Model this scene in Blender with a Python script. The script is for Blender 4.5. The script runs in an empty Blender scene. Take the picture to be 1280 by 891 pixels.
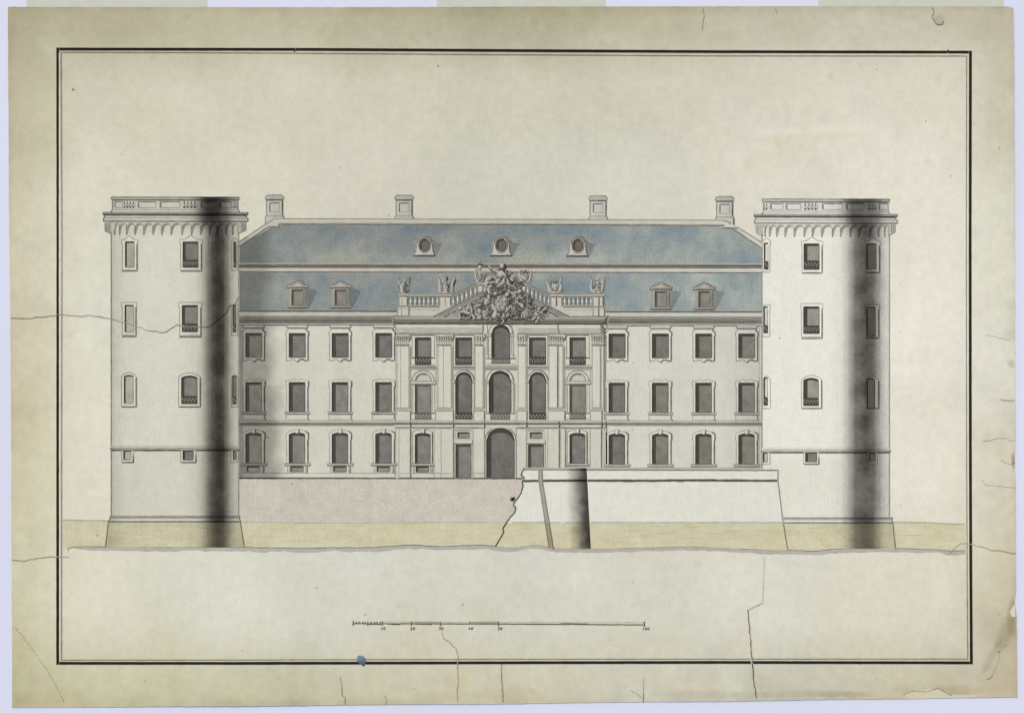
import bpy, math, random
from mathutils import Vector, noise as mnoise

random.seed(11)
C = bpy.context.scene.collection
SC = bpy.context.scene
S = 1.0 / 1280.0            # the sheet and its table are about one metre wide
SY = S * 890.0 / 891.0
TOP = 0.0007                # height of the sheet's face above the table top
LSTEP, KSTEP = 5e-5, 1e-6
EXPO_K = 1.0                # albedo of a colour that shows as white under this light

# ------------------------------------------------------------------ colour
def lin1(v):
    v = v / 255.0
    return v / 12.92 if v <= 0.04045 else ((v + 0.055) / 1.055) ** 2.4
def c_(r, g, b):
    return (lin1(r), lin1(g), lin1(b))
def mul(a, t):
    if isinstance(t, (int, float)):
        return (a[0] * t, a[1] * t, a[2] * t)
    return (a[0] * t[0], a[1] * t[1], a[2] * t[2])
def mix(a, b, t):
    t = 0.0 if t < 0 else 1.0 if t > 1 else t
    return (a[0] + (b[0] - a[0]) * t, a[1] + (b[1] - a[1]) * t, a[2] + (b[2] - a[2]) * t)
def sm(a, b, x):
    t = (x - a) / (b - a)
    t = 0.0 if t < 0 else 1.0 if t > 1 else t
    return t * t * (3 - 2 * t)
def nz(x, y, s, seed=0.0):
    return mnoise.noise(Vector((x / s + seed * 17.3, y / s - seed * 9.1, seed)))
def curve(tab, x):
    if x <= tab[0][0]: return tab[0][1]
    for (a, va), (b, vb) in zip(tab, tab[1:]):
        if x <= b:
            t = (x - a) / (b - a); t = t * t * (3 - 2 * t)
            return va + (vb - va) * t
    return tab[-1][1]

# ------------------------------------------------------------------ sheet colour: toning, grime, stains of old paper, with uneven lighting painted in
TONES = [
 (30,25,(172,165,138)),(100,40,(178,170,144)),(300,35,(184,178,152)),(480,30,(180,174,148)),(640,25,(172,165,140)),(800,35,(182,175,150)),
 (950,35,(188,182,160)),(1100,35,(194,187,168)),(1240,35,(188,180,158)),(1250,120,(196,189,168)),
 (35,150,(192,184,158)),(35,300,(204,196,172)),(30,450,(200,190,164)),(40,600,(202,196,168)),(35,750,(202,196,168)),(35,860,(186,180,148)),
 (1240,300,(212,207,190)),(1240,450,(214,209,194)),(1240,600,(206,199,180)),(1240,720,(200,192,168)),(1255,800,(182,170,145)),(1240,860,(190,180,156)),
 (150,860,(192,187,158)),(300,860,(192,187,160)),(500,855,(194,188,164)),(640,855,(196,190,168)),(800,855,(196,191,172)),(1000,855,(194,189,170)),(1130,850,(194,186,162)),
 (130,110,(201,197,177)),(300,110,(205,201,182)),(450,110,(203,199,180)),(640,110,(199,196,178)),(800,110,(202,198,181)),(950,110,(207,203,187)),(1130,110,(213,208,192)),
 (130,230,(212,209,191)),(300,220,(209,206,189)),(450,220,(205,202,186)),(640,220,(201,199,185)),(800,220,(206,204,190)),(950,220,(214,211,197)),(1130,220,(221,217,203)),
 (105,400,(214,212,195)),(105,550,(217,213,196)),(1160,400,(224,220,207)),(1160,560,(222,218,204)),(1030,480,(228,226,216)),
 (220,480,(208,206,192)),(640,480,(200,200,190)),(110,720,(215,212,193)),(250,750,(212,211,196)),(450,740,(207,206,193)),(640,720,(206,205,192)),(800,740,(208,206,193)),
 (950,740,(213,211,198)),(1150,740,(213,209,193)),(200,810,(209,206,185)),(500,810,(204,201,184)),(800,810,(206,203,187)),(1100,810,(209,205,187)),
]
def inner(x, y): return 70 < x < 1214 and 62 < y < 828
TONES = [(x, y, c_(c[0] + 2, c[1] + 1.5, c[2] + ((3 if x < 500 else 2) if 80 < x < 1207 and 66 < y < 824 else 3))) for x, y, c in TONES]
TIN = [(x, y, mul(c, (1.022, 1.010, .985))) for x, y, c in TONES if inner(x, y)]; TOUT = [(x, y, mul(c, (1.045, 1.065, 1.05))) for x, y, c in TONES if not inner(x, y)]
def idw(tab, x, y):
    wr = wg = wb = ws = 0.0
    for px, py, c in tab:
        d = (x - px) ** 2 + (y - py) ** 2 + 1800.0
        w = 1.0 / (d * d)
        ws += w; wr += w * c[0]; wg += w * c[1]; wb += w * c[2]
    return (wr / ws, wg / ws, wb / ws)
# stains and rubbed patches: x, y, rx, ry, rotation, colour factor
STAINS = [
 (1020,162,75,5,-2,(1.05,1.05,1.06)),(1000,173,70,5,-3,(.99,.975,.92)),(1108,172,10,11,0,(1.05,1.05,1.07)),(955,150,40,22,0,(1.02,1.025,1.05)),
 (168,70,130,34,0,(.985,.985,.97)),(200,185,60,50,0,(.975,.97,.95)),(556,118,7,6,30,(1.06,1.06,1.04)),(560,116,12,10,30,(.97,.965,.95)),(515,80,22,9,0,(.975,.965,.95)),
 (740,50,30,9,0,(1.04,1.045,1.06)),(900,25,50,14,0,(1.03,1.035,1.05)),(1075,32,60,14,0,(1.03,1.035,1.05)),(640,14,300,9,0,(.96,.955,.93)),
 (1173,25,6,7,0,(.80,.79,.78)),(1225,40,17,14,0,(.97,.965,.955)),(1150,75,30,14,0,(1.02,1.02,1.02)),(1172,98,5,5,20,(.93,.925,.91)),
 (505,300,90,40,10,(.985,.985,.985)),(600,760,26,12,0,(.97,.96,.92)),(700,715,60,25,15,(1.025,1.025,1.03)),(520,715,14,8,0,(.985,.97,.91)),(490,737,5,8,0,(.985,.965,.88)),
 (470,685,22,6,0,(.985,.975,.95)),(605,771,20,10,0,(.975,.965,.935)),(575,852,16,10,0,(.97,.94,.88)),(640,868,45,9,0,(.95,.925,.86)),(560,870,40,7,0,(.965,.945,.89)),
 (455,700,50,20,0,(1.01,1.01,1.02)),(915,858,16,26,0,(1.04,1.055,1.07)),(925,790,20,35,30,(.965,.96,.945)),(900,812,26,11,-35,(.96,.955,.945)),(960,770,30,16,0,(1.02,1.025,1.035)),
 (1000,867,70,5,0,(.90,.885,.85)),(880,868,50,5,0,(.91,.895,.86)),(1050,868,40,4,0,(.88,.86,.82)),(1195,862,30,6,0,(.86,.84,.77)),(1130,862,14,4,0,(.94,.92,.85)),
 (1238,822,24,36,30,(1.0,1.015,1.045)),(1258,790,10,26,25,(.82,.80,.74)),(1240,820,5,26,28,(.86,.85,.80)),(1264,770,5,22,5,(.80,.76,.66)),(1205,852,12,10,0,(1.03,1.04,1.07)),
 (1252,850,26,18,0,(.985,.955,.92)),(1264,455,4,5,0,(.76,.74,.70)),(1267,578,3,10,0,(.62,.56,.50)),(1262,380,8,7,0,(.93,.925,.92)),(1262,420,9,7,0,(.93,.925,.92)),
 (1250,500,16,3,0,(.93,.92,.91)),(1225,560,40,30,0,(.985,.98,.97)),(1140,390,10,60,5,(1.025,1.025,1.03)),(1135,420,6,50,4,(1.02,1.02,1.03)),(1180,470,30,50,0,(.99,.985,.975)),
 (30,540,22,60,0,(.975,.95,.905)),(35,430,20,12,0,(1.02,1.025,1.04)),(90,460,8,7,0,(1.0,1.01,1.05)),(100,425,16,8,0,(1.02,1.02,1.03)),(30,640,20,30,0,(.98,.965,.92)),
 (28,800,18,50,0,(.975,.965,.92)),(60,870,50,10,0,(.97,.965,.92)),(100,390,50,8,0,(.985,.985,.985)),(240,640,60,12,0,(.985,.985,.985)),
 (110,605,16,8,0,(.975,.96,.93)),(200,860,40,14,0,(.985,.97,.93)),(330,690,40,20,0,(1.012,1.012,1.014)),(360,770,12,60,4,(1.015,1.015,1.02)),(335,765,3,70,2,(1.02,1.02,1.02)),
 (990,195,40,14,0,(.98,.975,.95)),(935,206,8,8,0,(.975,.96,.92)),(700,145,14,20,0,(.98,.98,.97)),(644,165,10,8,0,(.985,.97,.95)),(770,110,6,40,4,(1.01,1.01,1.01)),
]
rf = random.Random(77)      # foxing
for i in range(90):
    r = rf.uniform(1.6, 5.0); q = rf.uniform(.3, 1.0)
    STAINS.append((rf.uniform(20, 1260), rf.uniform(15, 870), r, r * rf.uniform(.7, 1.2), rf.uniform(0, 90), (1 - .05 * q, 1 - .075 * q, 1 - .16 * q)))
_st = []
for (x, y, rx, ry, ro, f) in STAINS:
    a = math.radians(ro); _st.append((x, y, rx, ry, math.cos(a), math.sin(a), f, max(rx, ry) * 2.4))
def paper(x, y):
    e = min(x - 11, 1270 - x, y - 9, 877 - y)
    t = sm(18, 105, e + 16 * nz(x, y, 60, 18))
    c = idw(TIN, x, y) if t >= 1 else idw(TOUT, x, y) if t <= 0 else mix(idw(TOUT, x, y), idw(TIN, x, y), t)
    for sx, sy, rx, ry, co, si, f, rad in _st:
        dx, dy = x - sx, y - sy
        if abs(dx) > rad or abs(dy) > rad: continue
        u = (dx * co + dy * si) / rx; v = (-dx * si + dy * co) / ry
        q = u * u + v * v + 0.6 * nz(x, y, 12, 3) + 0.3 * nz(x, y, 4, 5)
        w = 1 - sm(0.25, 1.7, q)
        if w > 0: c = (c[0] * (1 + (f[0] - 1) * w), c[1] * (1 + (f[1] - 1) * w), c[2] * (1 + (f[2] - 1) * w))
    n = 0.042 * nz(x, y, 90, 1) + 0.032 * nz(x, y, 28, 2) + 0.018 * nz(x, y, 9, 7)
    n += 0.009 * nz(x * 3.2, y * 0.35, 40, 13) + 0.020 * nz(x, y, 5.5, 14) * (0.6 + nz(x, y, 60, 15))
    e = min(x - 11, 1270 - x, y - 9, 877 - y)           # handled edges are grimy
    g = 0.10 * math.exp(-max(e, 0) / 5.0) * (0.7 + 0.9 * nz(x, y, 25, 6)) + 0.05 * math.exp(-max(e, 0) / 18.0) * (1 + nz(x, y, 40, 8))
    yl = 0.02 * nz(x, y, 60, 9) + (0.02 * nz(x, y, 18, 12) if e < 55 else 0)
    mg = 1 - sm(48, 66, e)
    k = (1 + n + mg * (0.045 * nz(x, y, 34, 16) + 0.035 * nz(x, y, 11, 17))) * (1 - g)
    return (c[0] * k, c[1] * k * (1 - 0.15 * g), c[2] * k * (1 + yl) * (1 - 0.5 * g))

def lift(x, y):
    """how far the sheet's margins rise from the table"""
    e = min(x - 11, 1270 - x, y - 9, 877 - y)
    if e > 56: return 0.0
    t = (56 - e) / 56.0
    return 0.0011 * t * t * (0.55 + 0.6 * nz(x, y, 210, 4)) 

# ------------------------------------------------------------------ washes of colour
INKD = c_(52, 48, 44)
def wall_c(x, y):
    c = c_(206, 202, 187) if x < 640 else c_(208, 205, 192)
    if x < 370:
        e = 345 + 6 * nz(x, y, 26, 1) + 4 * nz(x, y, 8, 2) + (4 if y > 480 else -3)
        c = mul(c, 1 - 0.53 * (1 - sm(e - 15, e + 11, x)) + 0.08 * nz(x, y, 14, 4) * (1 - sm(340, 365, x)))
    if x > 880: c = mul(c, 1 - 0.16 * sm(895, 950, x))
    k = 1 + 0.05 * nz(x, y, 45, 5) + 0.04 * nz(x, y, 16, 6)
    return mul(c, k)
RA, RB, RC = c_(130, 136, 134), c_(156, 156, 146), c_(112, 123, 130)
RA2, RB2, RC2 = c_(140, 149, 148), c_(168, 171, 161), c_(122, 137, 145)
def roof_c(x, y):
    r = sm(560, 860, x)
    a, b, d = mix(RA, RA2, r), mix(RB, RB2, r), mix(RC, RC2, r)
    n1 = 1.15 * nz(x * 0.7, y, 38, 21) + 0.6 * nz(x, y, 15, 22)
    up = 0.35 if y < 332 else 0.0
    t = up * sm(296, 330, y)
    c = mix(a, b, 0.15 + t + 0.85 * max(0, n1)); c = mix(c, d, max(0, -n1) * 0.95 + 0.25 * (1 - sm(280, 300, y)) * (y < 332))
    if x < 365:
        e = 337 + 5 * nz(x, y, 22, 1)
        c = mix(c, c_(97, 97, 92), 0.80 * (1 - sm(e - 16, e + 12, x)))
    return mul(c, (1 + 0.06 * nz(x, y, 6, 24)) * (1.08 if y > 334 else 1.0))
def pink_c(x, y):
    c = c_(199, 191, 179)
    n = nz(x, y, 40, 31) + 0.6 * nz(x, y, 17, 32)
    c = mix(c, c_(193, 182, 170), max(0, n)); c = mix(c, c_(201, 196, 182), max(0, -n))
    return mul(c, 1 + 0.03 * nz(x, y, 7, 33))
def water_c(x, y):
    c = c_(204, 196, 165)
    n = nz(x * 0.35, y, 12, 41) + 0.6 * nz(x * .25, y * 1.4, 5, 42)
    c = mix(c, c_(209, 206, 182), max(0, n) * 0.8); c = mix(c, c_(193, 185, 148), max(0, -n) * 0.7)
    return mul(mix(c, c_(190, 190, 166), 0.5 * (1 - sm(651, 660, y))), 1.0 + 0.03 * sm(900, 1150, x))
PROF_L = [(139,.30),(147,.15),(160,.05),(190,0.0),(226,.01),(243,.09),(250,.24),(255.5,.50),(260.5,.78),(266,.94),(272,1.0),(278,.98),(284,.80),(289,.50),(294,.30),(299,.24)]
PROF_R = [(952,.03),(962,.01),(1035,0.0),(1050,.08),(1058,.32),(1064,.62),(1070,.85),(1082,.92),(1091,.88),(1098,.66),(1104,.38),(1108,.24),(1112,.24)]
def dens_l(x, y):
    xx = x + 1.0 * nz(x, y, 26, 51) + 0.4 * nz(x, y, 7, 52)
    if y < 292:
        w = 1 - sm(272, 292, y); xx = xx + w * 9 * (1 - sm(262, 290, x))
        if x < 139: return 0.10
    d = curve(PROF_L, xx)
    return d * (1 + 0.06 * nz(x, y, 22, 53) + 0.03 * nz(x, y, 6, 54)) + 0.02 * nz(x, y, 30, 55)
def dens_r(x, y):
    xx = x + 1.8 * nz(x, y, 30, 61) + 0.5 * nz(x, y, 7, 62)
    if y < 295: xx = xx + (1 - sm(272, 295, y)) * 5 * (1 - sm(1080, 1100, x))
    d = curve(PROF_R, xx)
    return d * (1 + 0.11 * nz(x, y, 26, 63) + 0.04 * nz(x, y, 6, 64)) + 0.01 * nz(x, y, 30, 65)
def tower_l(x, y):
    b = mix(c_(212, 208, 192), c_(208, 204, 188), sm(555, 570, y))
    b = mix(b, c_(196, 192, 178), 1 - sm(272, 300, y))
    return mix(mul(b, 1 + 0.03 * nz(x, y, 40, 56) + 0.02 * nz(x, y, 12, 57)), c_(54, 50, 46), dens_l(x, y))
def tower_r(x, y):
    b = mix(c_(229, 226, 213), c_(222, 219, 205), sm(555, 590, y))
    b = mix(b, c_(214, 211, 200), 1 - sm(275, 300, y))
    return mix(mul(b, 1 + 0.025 * nz(x, y, 40, 66) + 0.015 * nz(x, y, 12, 67)), c_(54, 50, 47), dens_r(x, y))
def batter_l(x, y): return mix(mul(water_c(x, y), .97), c_(46, 42, 34), 0.92 * dens_l(x * 0.985 + 3.6, y))
def batter_r(x, y): return mix(water_c(x, y), c_(50, 45, 38), 0.92 * dens_r(x, y))
def bast_d(x, y):
    e = 708 + (y - 586) * 0.045 + 3 * nz(x, y, 9, 71)
    r = 733.3 + (y - 585) * 0.0525
    return 0.0 if x > r + 0.4 else (0.97 * sm(e - 7, e + 24, x) + 0.03 * nz(x, y, 8, 72)) * sm(e - 6, e + 3, x)
def bast_c(x, y):
    b = mul(c_(220, 217, 204), 1 + 0.025 * nz(x, y, 40, 73) + 0.012 * nz(x, y, 9, 74))
    if y > 652.6: b = water_c(x, y)
    return b
def bast_dark(x, y): return mix(bast_c(x, y), c_(52, 49, 46), bast_d(x - .5, y))

# ------------------------------------------------------------------ mesh collector
class Ink:
    def __init__(self, level, base=paper, grain=0.25):
        self.v, self.f, self.c, self.g = [], [], [], []
        self.level, self.base, self.grain, self.k = level, base, grain, 0
        self.wf, self.kmax = 1.42, 49
    def z(self, x, y): return TOP + lift(x, y) + self.level * LSTEP + (self.k % self.kmax) * KSTEP
    def col(self, x, y, c):
        if callable(c): return c(x, y)
        if isinstance(c, (int, float)): return mul(self.base(x, y), c)
        return c
    def add(self, x, y, c, g=None):
        self.v.append((x, y, self.z(x, y))); self.c.append(self.col(x, y, c)); self.g.append(self.grain if g is None else g(x, y) if callable(g) else g)
        return len(self.v) - 1
    def grid(self, fn, nu, nv, c, g=None):
        """fn(u, v) -> x, y over the unit square"""
        n0 = len(self.v)
        for j in range(nv + 1):
            for i in range(nu + 1):
                x, y = fn(i / nu, j / nv); self.add(x, y, c, g)
        for j in range(nv):
            for i in range(nu):
                a = n0 + j * (nu + 1) + i
                self.f.append((a, a + nu + 1, a + nu + 2, a + 1))
        self.k += 1
        return self
    def quad(self, a, b, d, e, c, step=6.0, g=None):
        """corners: upper left, upper right, lower right, lower left"""
        w = max(math.dist(a, b), math.dist(e, d)); h = max(math.dist(a, e), math.dist(b, d))
        def fn(u, v):
            x0, y0 = a[0] + (b[0] - a[0]) * u, a[1] + (b[1] - a[1]) * u
            x1, y1 = e[0] + (d[0] - e[0]) * u, e[1] + (d[1] - e[1]) * u
            return x0 + (x1 - x0) * v, y0 + (y1 - y0) * v
        return self.grid(fn, max(1, math.ceil(w / step)), max(1, math.ceil(h / step)), c, g)
    def rect(self, x0, y0, x1, y1, c, step=6.0, g=None):
        return self.quad((x0, y0), (x1, y0), (x1, y1), (x0, y1), c, step, g)
    def band(self, x0, y0, x1, y1, fn, step=1.2):
        self.rect(x0, y0, x1, y1, fn, step); self.base = fn; return self
    def columns(self, x0, x1, top, bot, c, dx=2.0, dy=6.0, g=None):
        n = max(2, math.ceil((x1 - x0) / dx)); m = max(1, math.ceil((bot((x0 + x1) / 2) - top((x0 + x1) / 2)) / dy))
        def fn(u, v):
            x = x0 + (x1 - x0) * u; return x, top(x) + (bot(x) - top(x)) * v
        return self.grid(fn, n, m, c, g)
    def poly(self, pts, c, g=None):
        n0 = len(self.v)
        ar = sum(pts[i - 1][0] * pts[i][1] - pts[i][0] * pts[i - 1][1] for i in range(len(pts)))
        if ar > 0: pts = pts[::-1]
        for x, y in pts: self.add(x, y, c, g)
        self.f.append(tuple(range(n0, n0 + len(pts)))); self.k += 1
        return self
    def line(self, pts, w=0.8, t=0.42, soft=0.45, jit=0.12, step=4.0, close=False, tint=None):
        """an ink stroke with soft edges; t is how much of the ground shows through it"""
        if close: pts = list(pts) + [pts[0]]
        q = [pts[0]]
        for a, b in zip(pts, pts[1:]):
            n = max(1, math.ceil(math.dist(a, b) / step))
            for i in range(1, n + 1): q.append((a[0] + (b[0] - a[0]) * i / n, a[1] + (b[1] - a[1]) * i / n))
        s0 = random.random() * 90
        n0 = len(self.v); L = len(q)
        for i, (x, y) in enumerate(q):
            ax, ay = q[max(0, i - 1)]; bx, by = q[min(L - 1, i + 1)]
            d = math.hypot(bx - ax, by - ay) or 1.0
            nx, ny = -(by - ay) / d, (bx - ax) / d
            o = jit * nz(i * 4, s0, 9, 3) * 2
            ww = w * (self.wf if 0.12 < t < 1 else 1.0) * (1 + (0.28 if t > 0.12 else 0.07) * nz(i * 4, s0 + 30, 7, 4))
            tt = (t ** 1.45 if t < 1 else t) * (1 + 0.35 * nz(i * 4, s0 + 60, 11, 5)) if 0.12 < t < 1 else t
            for off, dark in ((-ww / 2 - soft, 0), (-max(ww / 2 - soft * 0.6, 0.05), 1), (max(ww / 2 - soft * 0.6, 0.05), 1), (ww / 2 + soft, 0)):
                px, py = x + nx * (off + o), y + ny * (off + o)
                bc = self.base(px, py)
                c = mul(bc, tt) if dark else bc
                if dark and tint: c = mul(c, tint)
                self.v.append((px, py, self.z(px, py))); self.c.append(c); self.g.append(self.grain)
        for i in range(L - 1):
            for j in range(3):
                a = n0 + i * 4 + j
                self.f.append((a, a + 1, a + 5, a + 4))
        self.k += 1
        return self
    def blob(self, x, y, rx, ry, rot=0, light=(206, 203, 192), dark=(96, 91, 84), outline=True, seg=14):
        """a modelled lump in pen and wash: pale to the upper left, dark to the lower right"""
        L, D = c_(*[v * .91 for v in light]), c_(*[v * .78 for v in dark]); a = math.radians(rot); co, si = math.cos(a), math.sin(a)
        rings = ((0.0, 0.9), (0.55, 0.8), (1.0, 0.6))
        n0 = len(self.v)
        self.add(x - 0.15 * rx, y - 0.15 * ry, L)
        for rr, _ in rings[1:]:
            for i in range(seg):
                th = 2 * math.pi * i / seg
                ex, ey = rx * rr * math.cos(th), ry * rr * math.sin(th)
                px, py = x + ex * co - ey * si, y + ex * si + ey * co
                dd = ((px - x) / max(rx, 0.1) * 0.75 + (py - y) / max(ry, 0.1) * 0.66)
                self.add(px, py, mix(L, D, max(0.0, dd) * 0.95 + (0.18 if rr == 1.0 else 0)))
        for i in range(seg):
            j = (i + 1) % seg
            self.f.append((n0, n0 + 1 + j, n0 + 1 + i))
            self.f.append((n0 + 1 + i, n0 + 1 + j, n0 + 1 + seg + j, n0 + 1 + seg + i))
        self.k += 1
        if outline:
            pts = [(x + rx * math.cos(t) * co - ry * math.sin(t) * si, y + rx * math.cos(t) * si + ry * math.sin(t) * co) for t in [2 * math.pi * i / seg for i in range(-1, int(seg * 0.62))]]
            ob = self.base; self.base = lambda px, py: mix(L, D, 0.55)
            self.line(pts, 0.42, 0.5, soft=0.3, jit=0.05, step=2); self.base = ob
        return self
    def limb(self, pts, ws, light=(208, 205, 194), dark=(92, 87, 80)):
        """a tapered, bent limb or fold in pen and wash"""
        L, D = c_(*[v * .91 for v in light]), c_(*[v * .78 for v in dark])
        P, W = [], []
        for i in range(len(pts) - 1):
            for k in range(4):
                t = k / 4
                p0 = pts[max(0, i - 1)]; p1 = pts[i]; p2 = pts[i + 1]; p3 = pts[min(len(pts) - 1, i + 2)]
                f = lambda a, b, c, d: 0.5 * (2 * b + (c - a) * t + (2 * a - 5 * b + 4 * c - d) * t * t + (3 * b - a - 3 * c + d) * t ** 3)
                P.append((f(p0[0], p1[0], p2[0], p3[0]), f(p0[1], p1[1], p2[1], p3[1]))); W.append(ws[i] + (ws[i + 1] - ws[i]) * t)
        P.append(pts[-1]); W.append(ws[-1])
        n0 = len(self.v); n = len(P); right = []
        for i, (x, y) in enumerate(P):
            a, b = P[max(0, i - 1)], P[min(n - 1, i + 1)]; d = math.dist(a, b) or 1
            nx, ny = -(b[1] - a[1]) / d, (b[0] - a[0]) / d
            for o in (-0.5, -0.17, 0.17, 0.5):
                lit = (nx * o * 1.5 + ny * o * 1.3)
                self.add(x + nx * o * W[i], y + ny * o * W[i], mix(L, D, 0.12 + max(0, lit) * 0.95))
            s = 0.5 if (nx * 0.75 + ny * 0.65) > 0 else -0.5
            right.append((x + nx * s * W[i], y + ny * s * W[i]))
        for i in range(n - 1):
            for j in range(3):
                a = n0 + i * 4 + j; self.f.append((a, a + 1, a + 5, a + 4))
        self.k += 1
        ob = self.base; self.base = lambda px, py: mix(L, D, 0.6)
        self.line(right, 0.42, 0.48, soft=0.3, jit=0.05, step=2); self.base = ob
        return self

def wx(x): return (x - 640.0) * S
def wy(y): return (445.5 - y) * SY
MATS = {}
def build(name, ink, mat, parent=None, base=None):
    """links one collector as ONE mesh object; vertices are kept relative to the thing's own base point"""
    if parent is not None:
        p = parent
        while p.parent is not None: p = p.parent
        bx, by, bz = p.location
    else:
        bx, by, bz = (wx(base[0]), wy(base[1]), TOP) if base else (0, 0, 0)
    me = bpy.data.meshes.new(name)
    me.from_pydata([(wx(x) - bx, wy(y) - by, z - bz) for x, y, z in ink.v], [], ink.f)
    at = me.color_attributes.new('pigment', 'FLOAT_COLOR', 'POINT')
    buf = []
    for c, g in zip(ink.c, ink.g): buf += [c[0] / EXPO_K, c[1] / EXPO_K, c[2] / EXPO_K, g]
    at.data.foreach_set('color', buf)
    # every ink film faces up
    flips = [p for p in me.polygons if p.normal.z < 0]
    for p in flips: p.flip()
    me.materials.append(MATS[mat])
    o = bpy.data.objects.new(name, me); C.objects.link(o)
    if parent is not None: o.parent = parent
    else: o.location = (bx, by, bz)
    return o
def thing(name, label, cat, x, y, group=None):
    o = bpy.data.objects.new(name, None); C.objects.link(o)
    o.empty_display_size = 0.01
    o.location = (wx(x), wy(y), TOP)
    o['label'] = label; o['category'] = cat
    if group: o['group'] = group
    return o
def tag(o, label, cat, group=None):
    o['label'] = label; o['category'] = cat
    if group: o['group'] = group
    return o

# ------------------------------------------------------------------ table and floor first: the sheet's own space drives every texture
sheet = bpy.data.objects.new('paper_sheet', bpy.data.meshes.new('paper_sheet')); C.objects.link(sheet)

def pigment_mat(name, fine, mid, laid, rough=0.85, speck=0.0, bump=0.06):
    m = bpy.data.materials.new(name); m.use_nodes = True
    nt = m.node_tree; N = nt.nodes; Lk = nt.links
    bs = N['Principled BSDF']; bs.inputs['Roughness'].default_value = rough; bs.inputs['Specular IOR Level'].default_value = 0.08
    at = N.new('ShaderNodeAttribute'); at.attribute_name = 'pigment'
    tc = N.new('ShaderNodeTexCoord'); tc.object = sheet
    def math_(op, a, b):
        n = N.new('ShaderNodeMath'); n.operation = op
        for i, v in enumerate((a, b)):
            if isinstance(v, (int, float)): n.inputs[i].default_value = v
            else: Lk.new(v, n.inputs[i])
        return n.outputs[0]
    def noise_(scale, det, rough_=0.6, sx=1, sy=1):
        mp = N.new('ShaderNodeMapping'); mp.inputs['Scale'].default_value = (sx, sy, 1); Lk.new(tc.outputs['Object'], mp.inputs['Vector'])
        n = N.new('ShaderNodeTexNoise'); n.noise_dimensions = '2D'
        n.inputs['Scale'].default_value = scale; n.inputs['Detail'].default_value = det; n.inputs['Roughness'].default_value = rough_
        Lk.new(mp.outputs[0], n.inputs['Vector']); return math_('SUBTRACT', n.outputs[0], 0.5)
    n1 = noise_(520, 3.0, 0.75)          # grain of the paper, about a millimetre
    n2 = noise_(110, 4.0)                # settling of the wash
    n3 = noise_(1.0, 2.0, 0.6, 420, 26)  # laid lines
    gr = at.outputs['Alpha']
    a1 = math_('MULTIPLY', n1, math_('ADD', math_('MULTIPLY', gr, fine), fine * 0.32))
    a2 = math_('MULTIPLY', n2, math_('ADD', math_('MULTIPLY', gr, mid), mid * 0.3))
    a3 = math_('MULTIPLY', n3, laid)
    k = math_('ADD', math_('ADD', math_('ADD', a1, a2), a3), 1.0)
    if speck > 0:
        vo = N.new('ShaderNodeTexVoronoi'); vo.voronoi_dimensions = '2D'; vo.inputs['Scale'].default_value = 42
        Lk.new(tc.outputs['Object'], vo.inputs['Vector'])
        sep = N.new('ShaderNodeSeparateColor'); Lk.new(vo.outputs['Color'], sep.inputs[0])
        size = math_('MULTIPLY', math_('POWER', sep.outputs[0], 16.0), 0.06)
        hit = math_('LESS_THAN', vo.outputs['Distance'], size)
        k = math_('MULTIPLY', k, math_('SUBTRACT', 1.0, math_('MULTIPLY', hit, math_('MULTIPLY', sep.outputs[1], speck))))
    vm = N.new('ShaderNodeVectorMath'); vm.operation = 'SCALE'; Lk.new(at.outputs['Color'], vm.inputs[0]); Lk.new(k, vm.inputs['Scale'])
    Lk.new(vm.outputs[0], bs.inputs['Base Color'])
    bp = N.new('ShaderNodeBump'); bp.inputs['Strength'].default_value = bump; bp.inputs['Distance'].default_value = 0.0006
    Lk.new(n1, bp.inputs['Height']); Lk.new(bp.outputs[0], bs.inputs['Normal'])
    MATS[name] = m
pigment_mat('aged_laid_paper', 0.40, 0.40, 0.04, speck=0.6)
pigment_mat('watercolour_wash', 0.62, 0.30, 0.08, speck=0.5)
pigment_mat('iron_gall_ink', 0.55, 0.4, 0.03)

def plain_mat(name, col, rough, scale, amt):
    m = bpy.data.materials.new(name); m.use_nodes = True
    nt = m.node_tree; N = nt.nodes; Lk = nt.links; bs = N['Principled BSDF']
    bs.inputs['Roughness'].default_value = rough; bs.inputs['Specular IOR Level'].default_value = 0.15
    tc = N.new('ShaderNodeTexCoord'); n = N.new('ShaderNodeTexNoise'); n.inputs['Scale'].default_value = scale; n.inputs['Detail'].default_value = 5
    Lk.new(tc.outputs['Object'], n.inputs['Vector'])
    r = N.new('ShaderNodeValToRGB'); Lk.new(n.outputs[0], r.inputs[0])
    a, b = mul(col, 1 - amt), mul(col, 1 + amt)
    r.color_ramp.elements[0].color = (*a, 1); r.color_ramp.elements[1].color = (*b, 1)
    r.color_ramp.elements[0].position = 0.3; r.color_ramp.elements[1].position = 0.7
    Lk.new(r.outputs[0], bs.inputs['Base Color'])
    MATS[name] = m
plain_mat('lavender_white_board', mul(c_(216, 218, 236), 1 / EXPO_K), 0.7, 3.0, 0.03)
plain_mat('pale_green_tissue', mul(c_(199, 201, 187), 1 / EXPO_K), 0.9, 90.0, 0.04)
plain_mat('grey_floor', (0.28, 0.27, 0.26), 0.8, 4.0, 0.1)
plain_mat('grey_metal', (0.35, 0.35, 0.37), 0.5, 20.0, 0.04)

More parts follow.
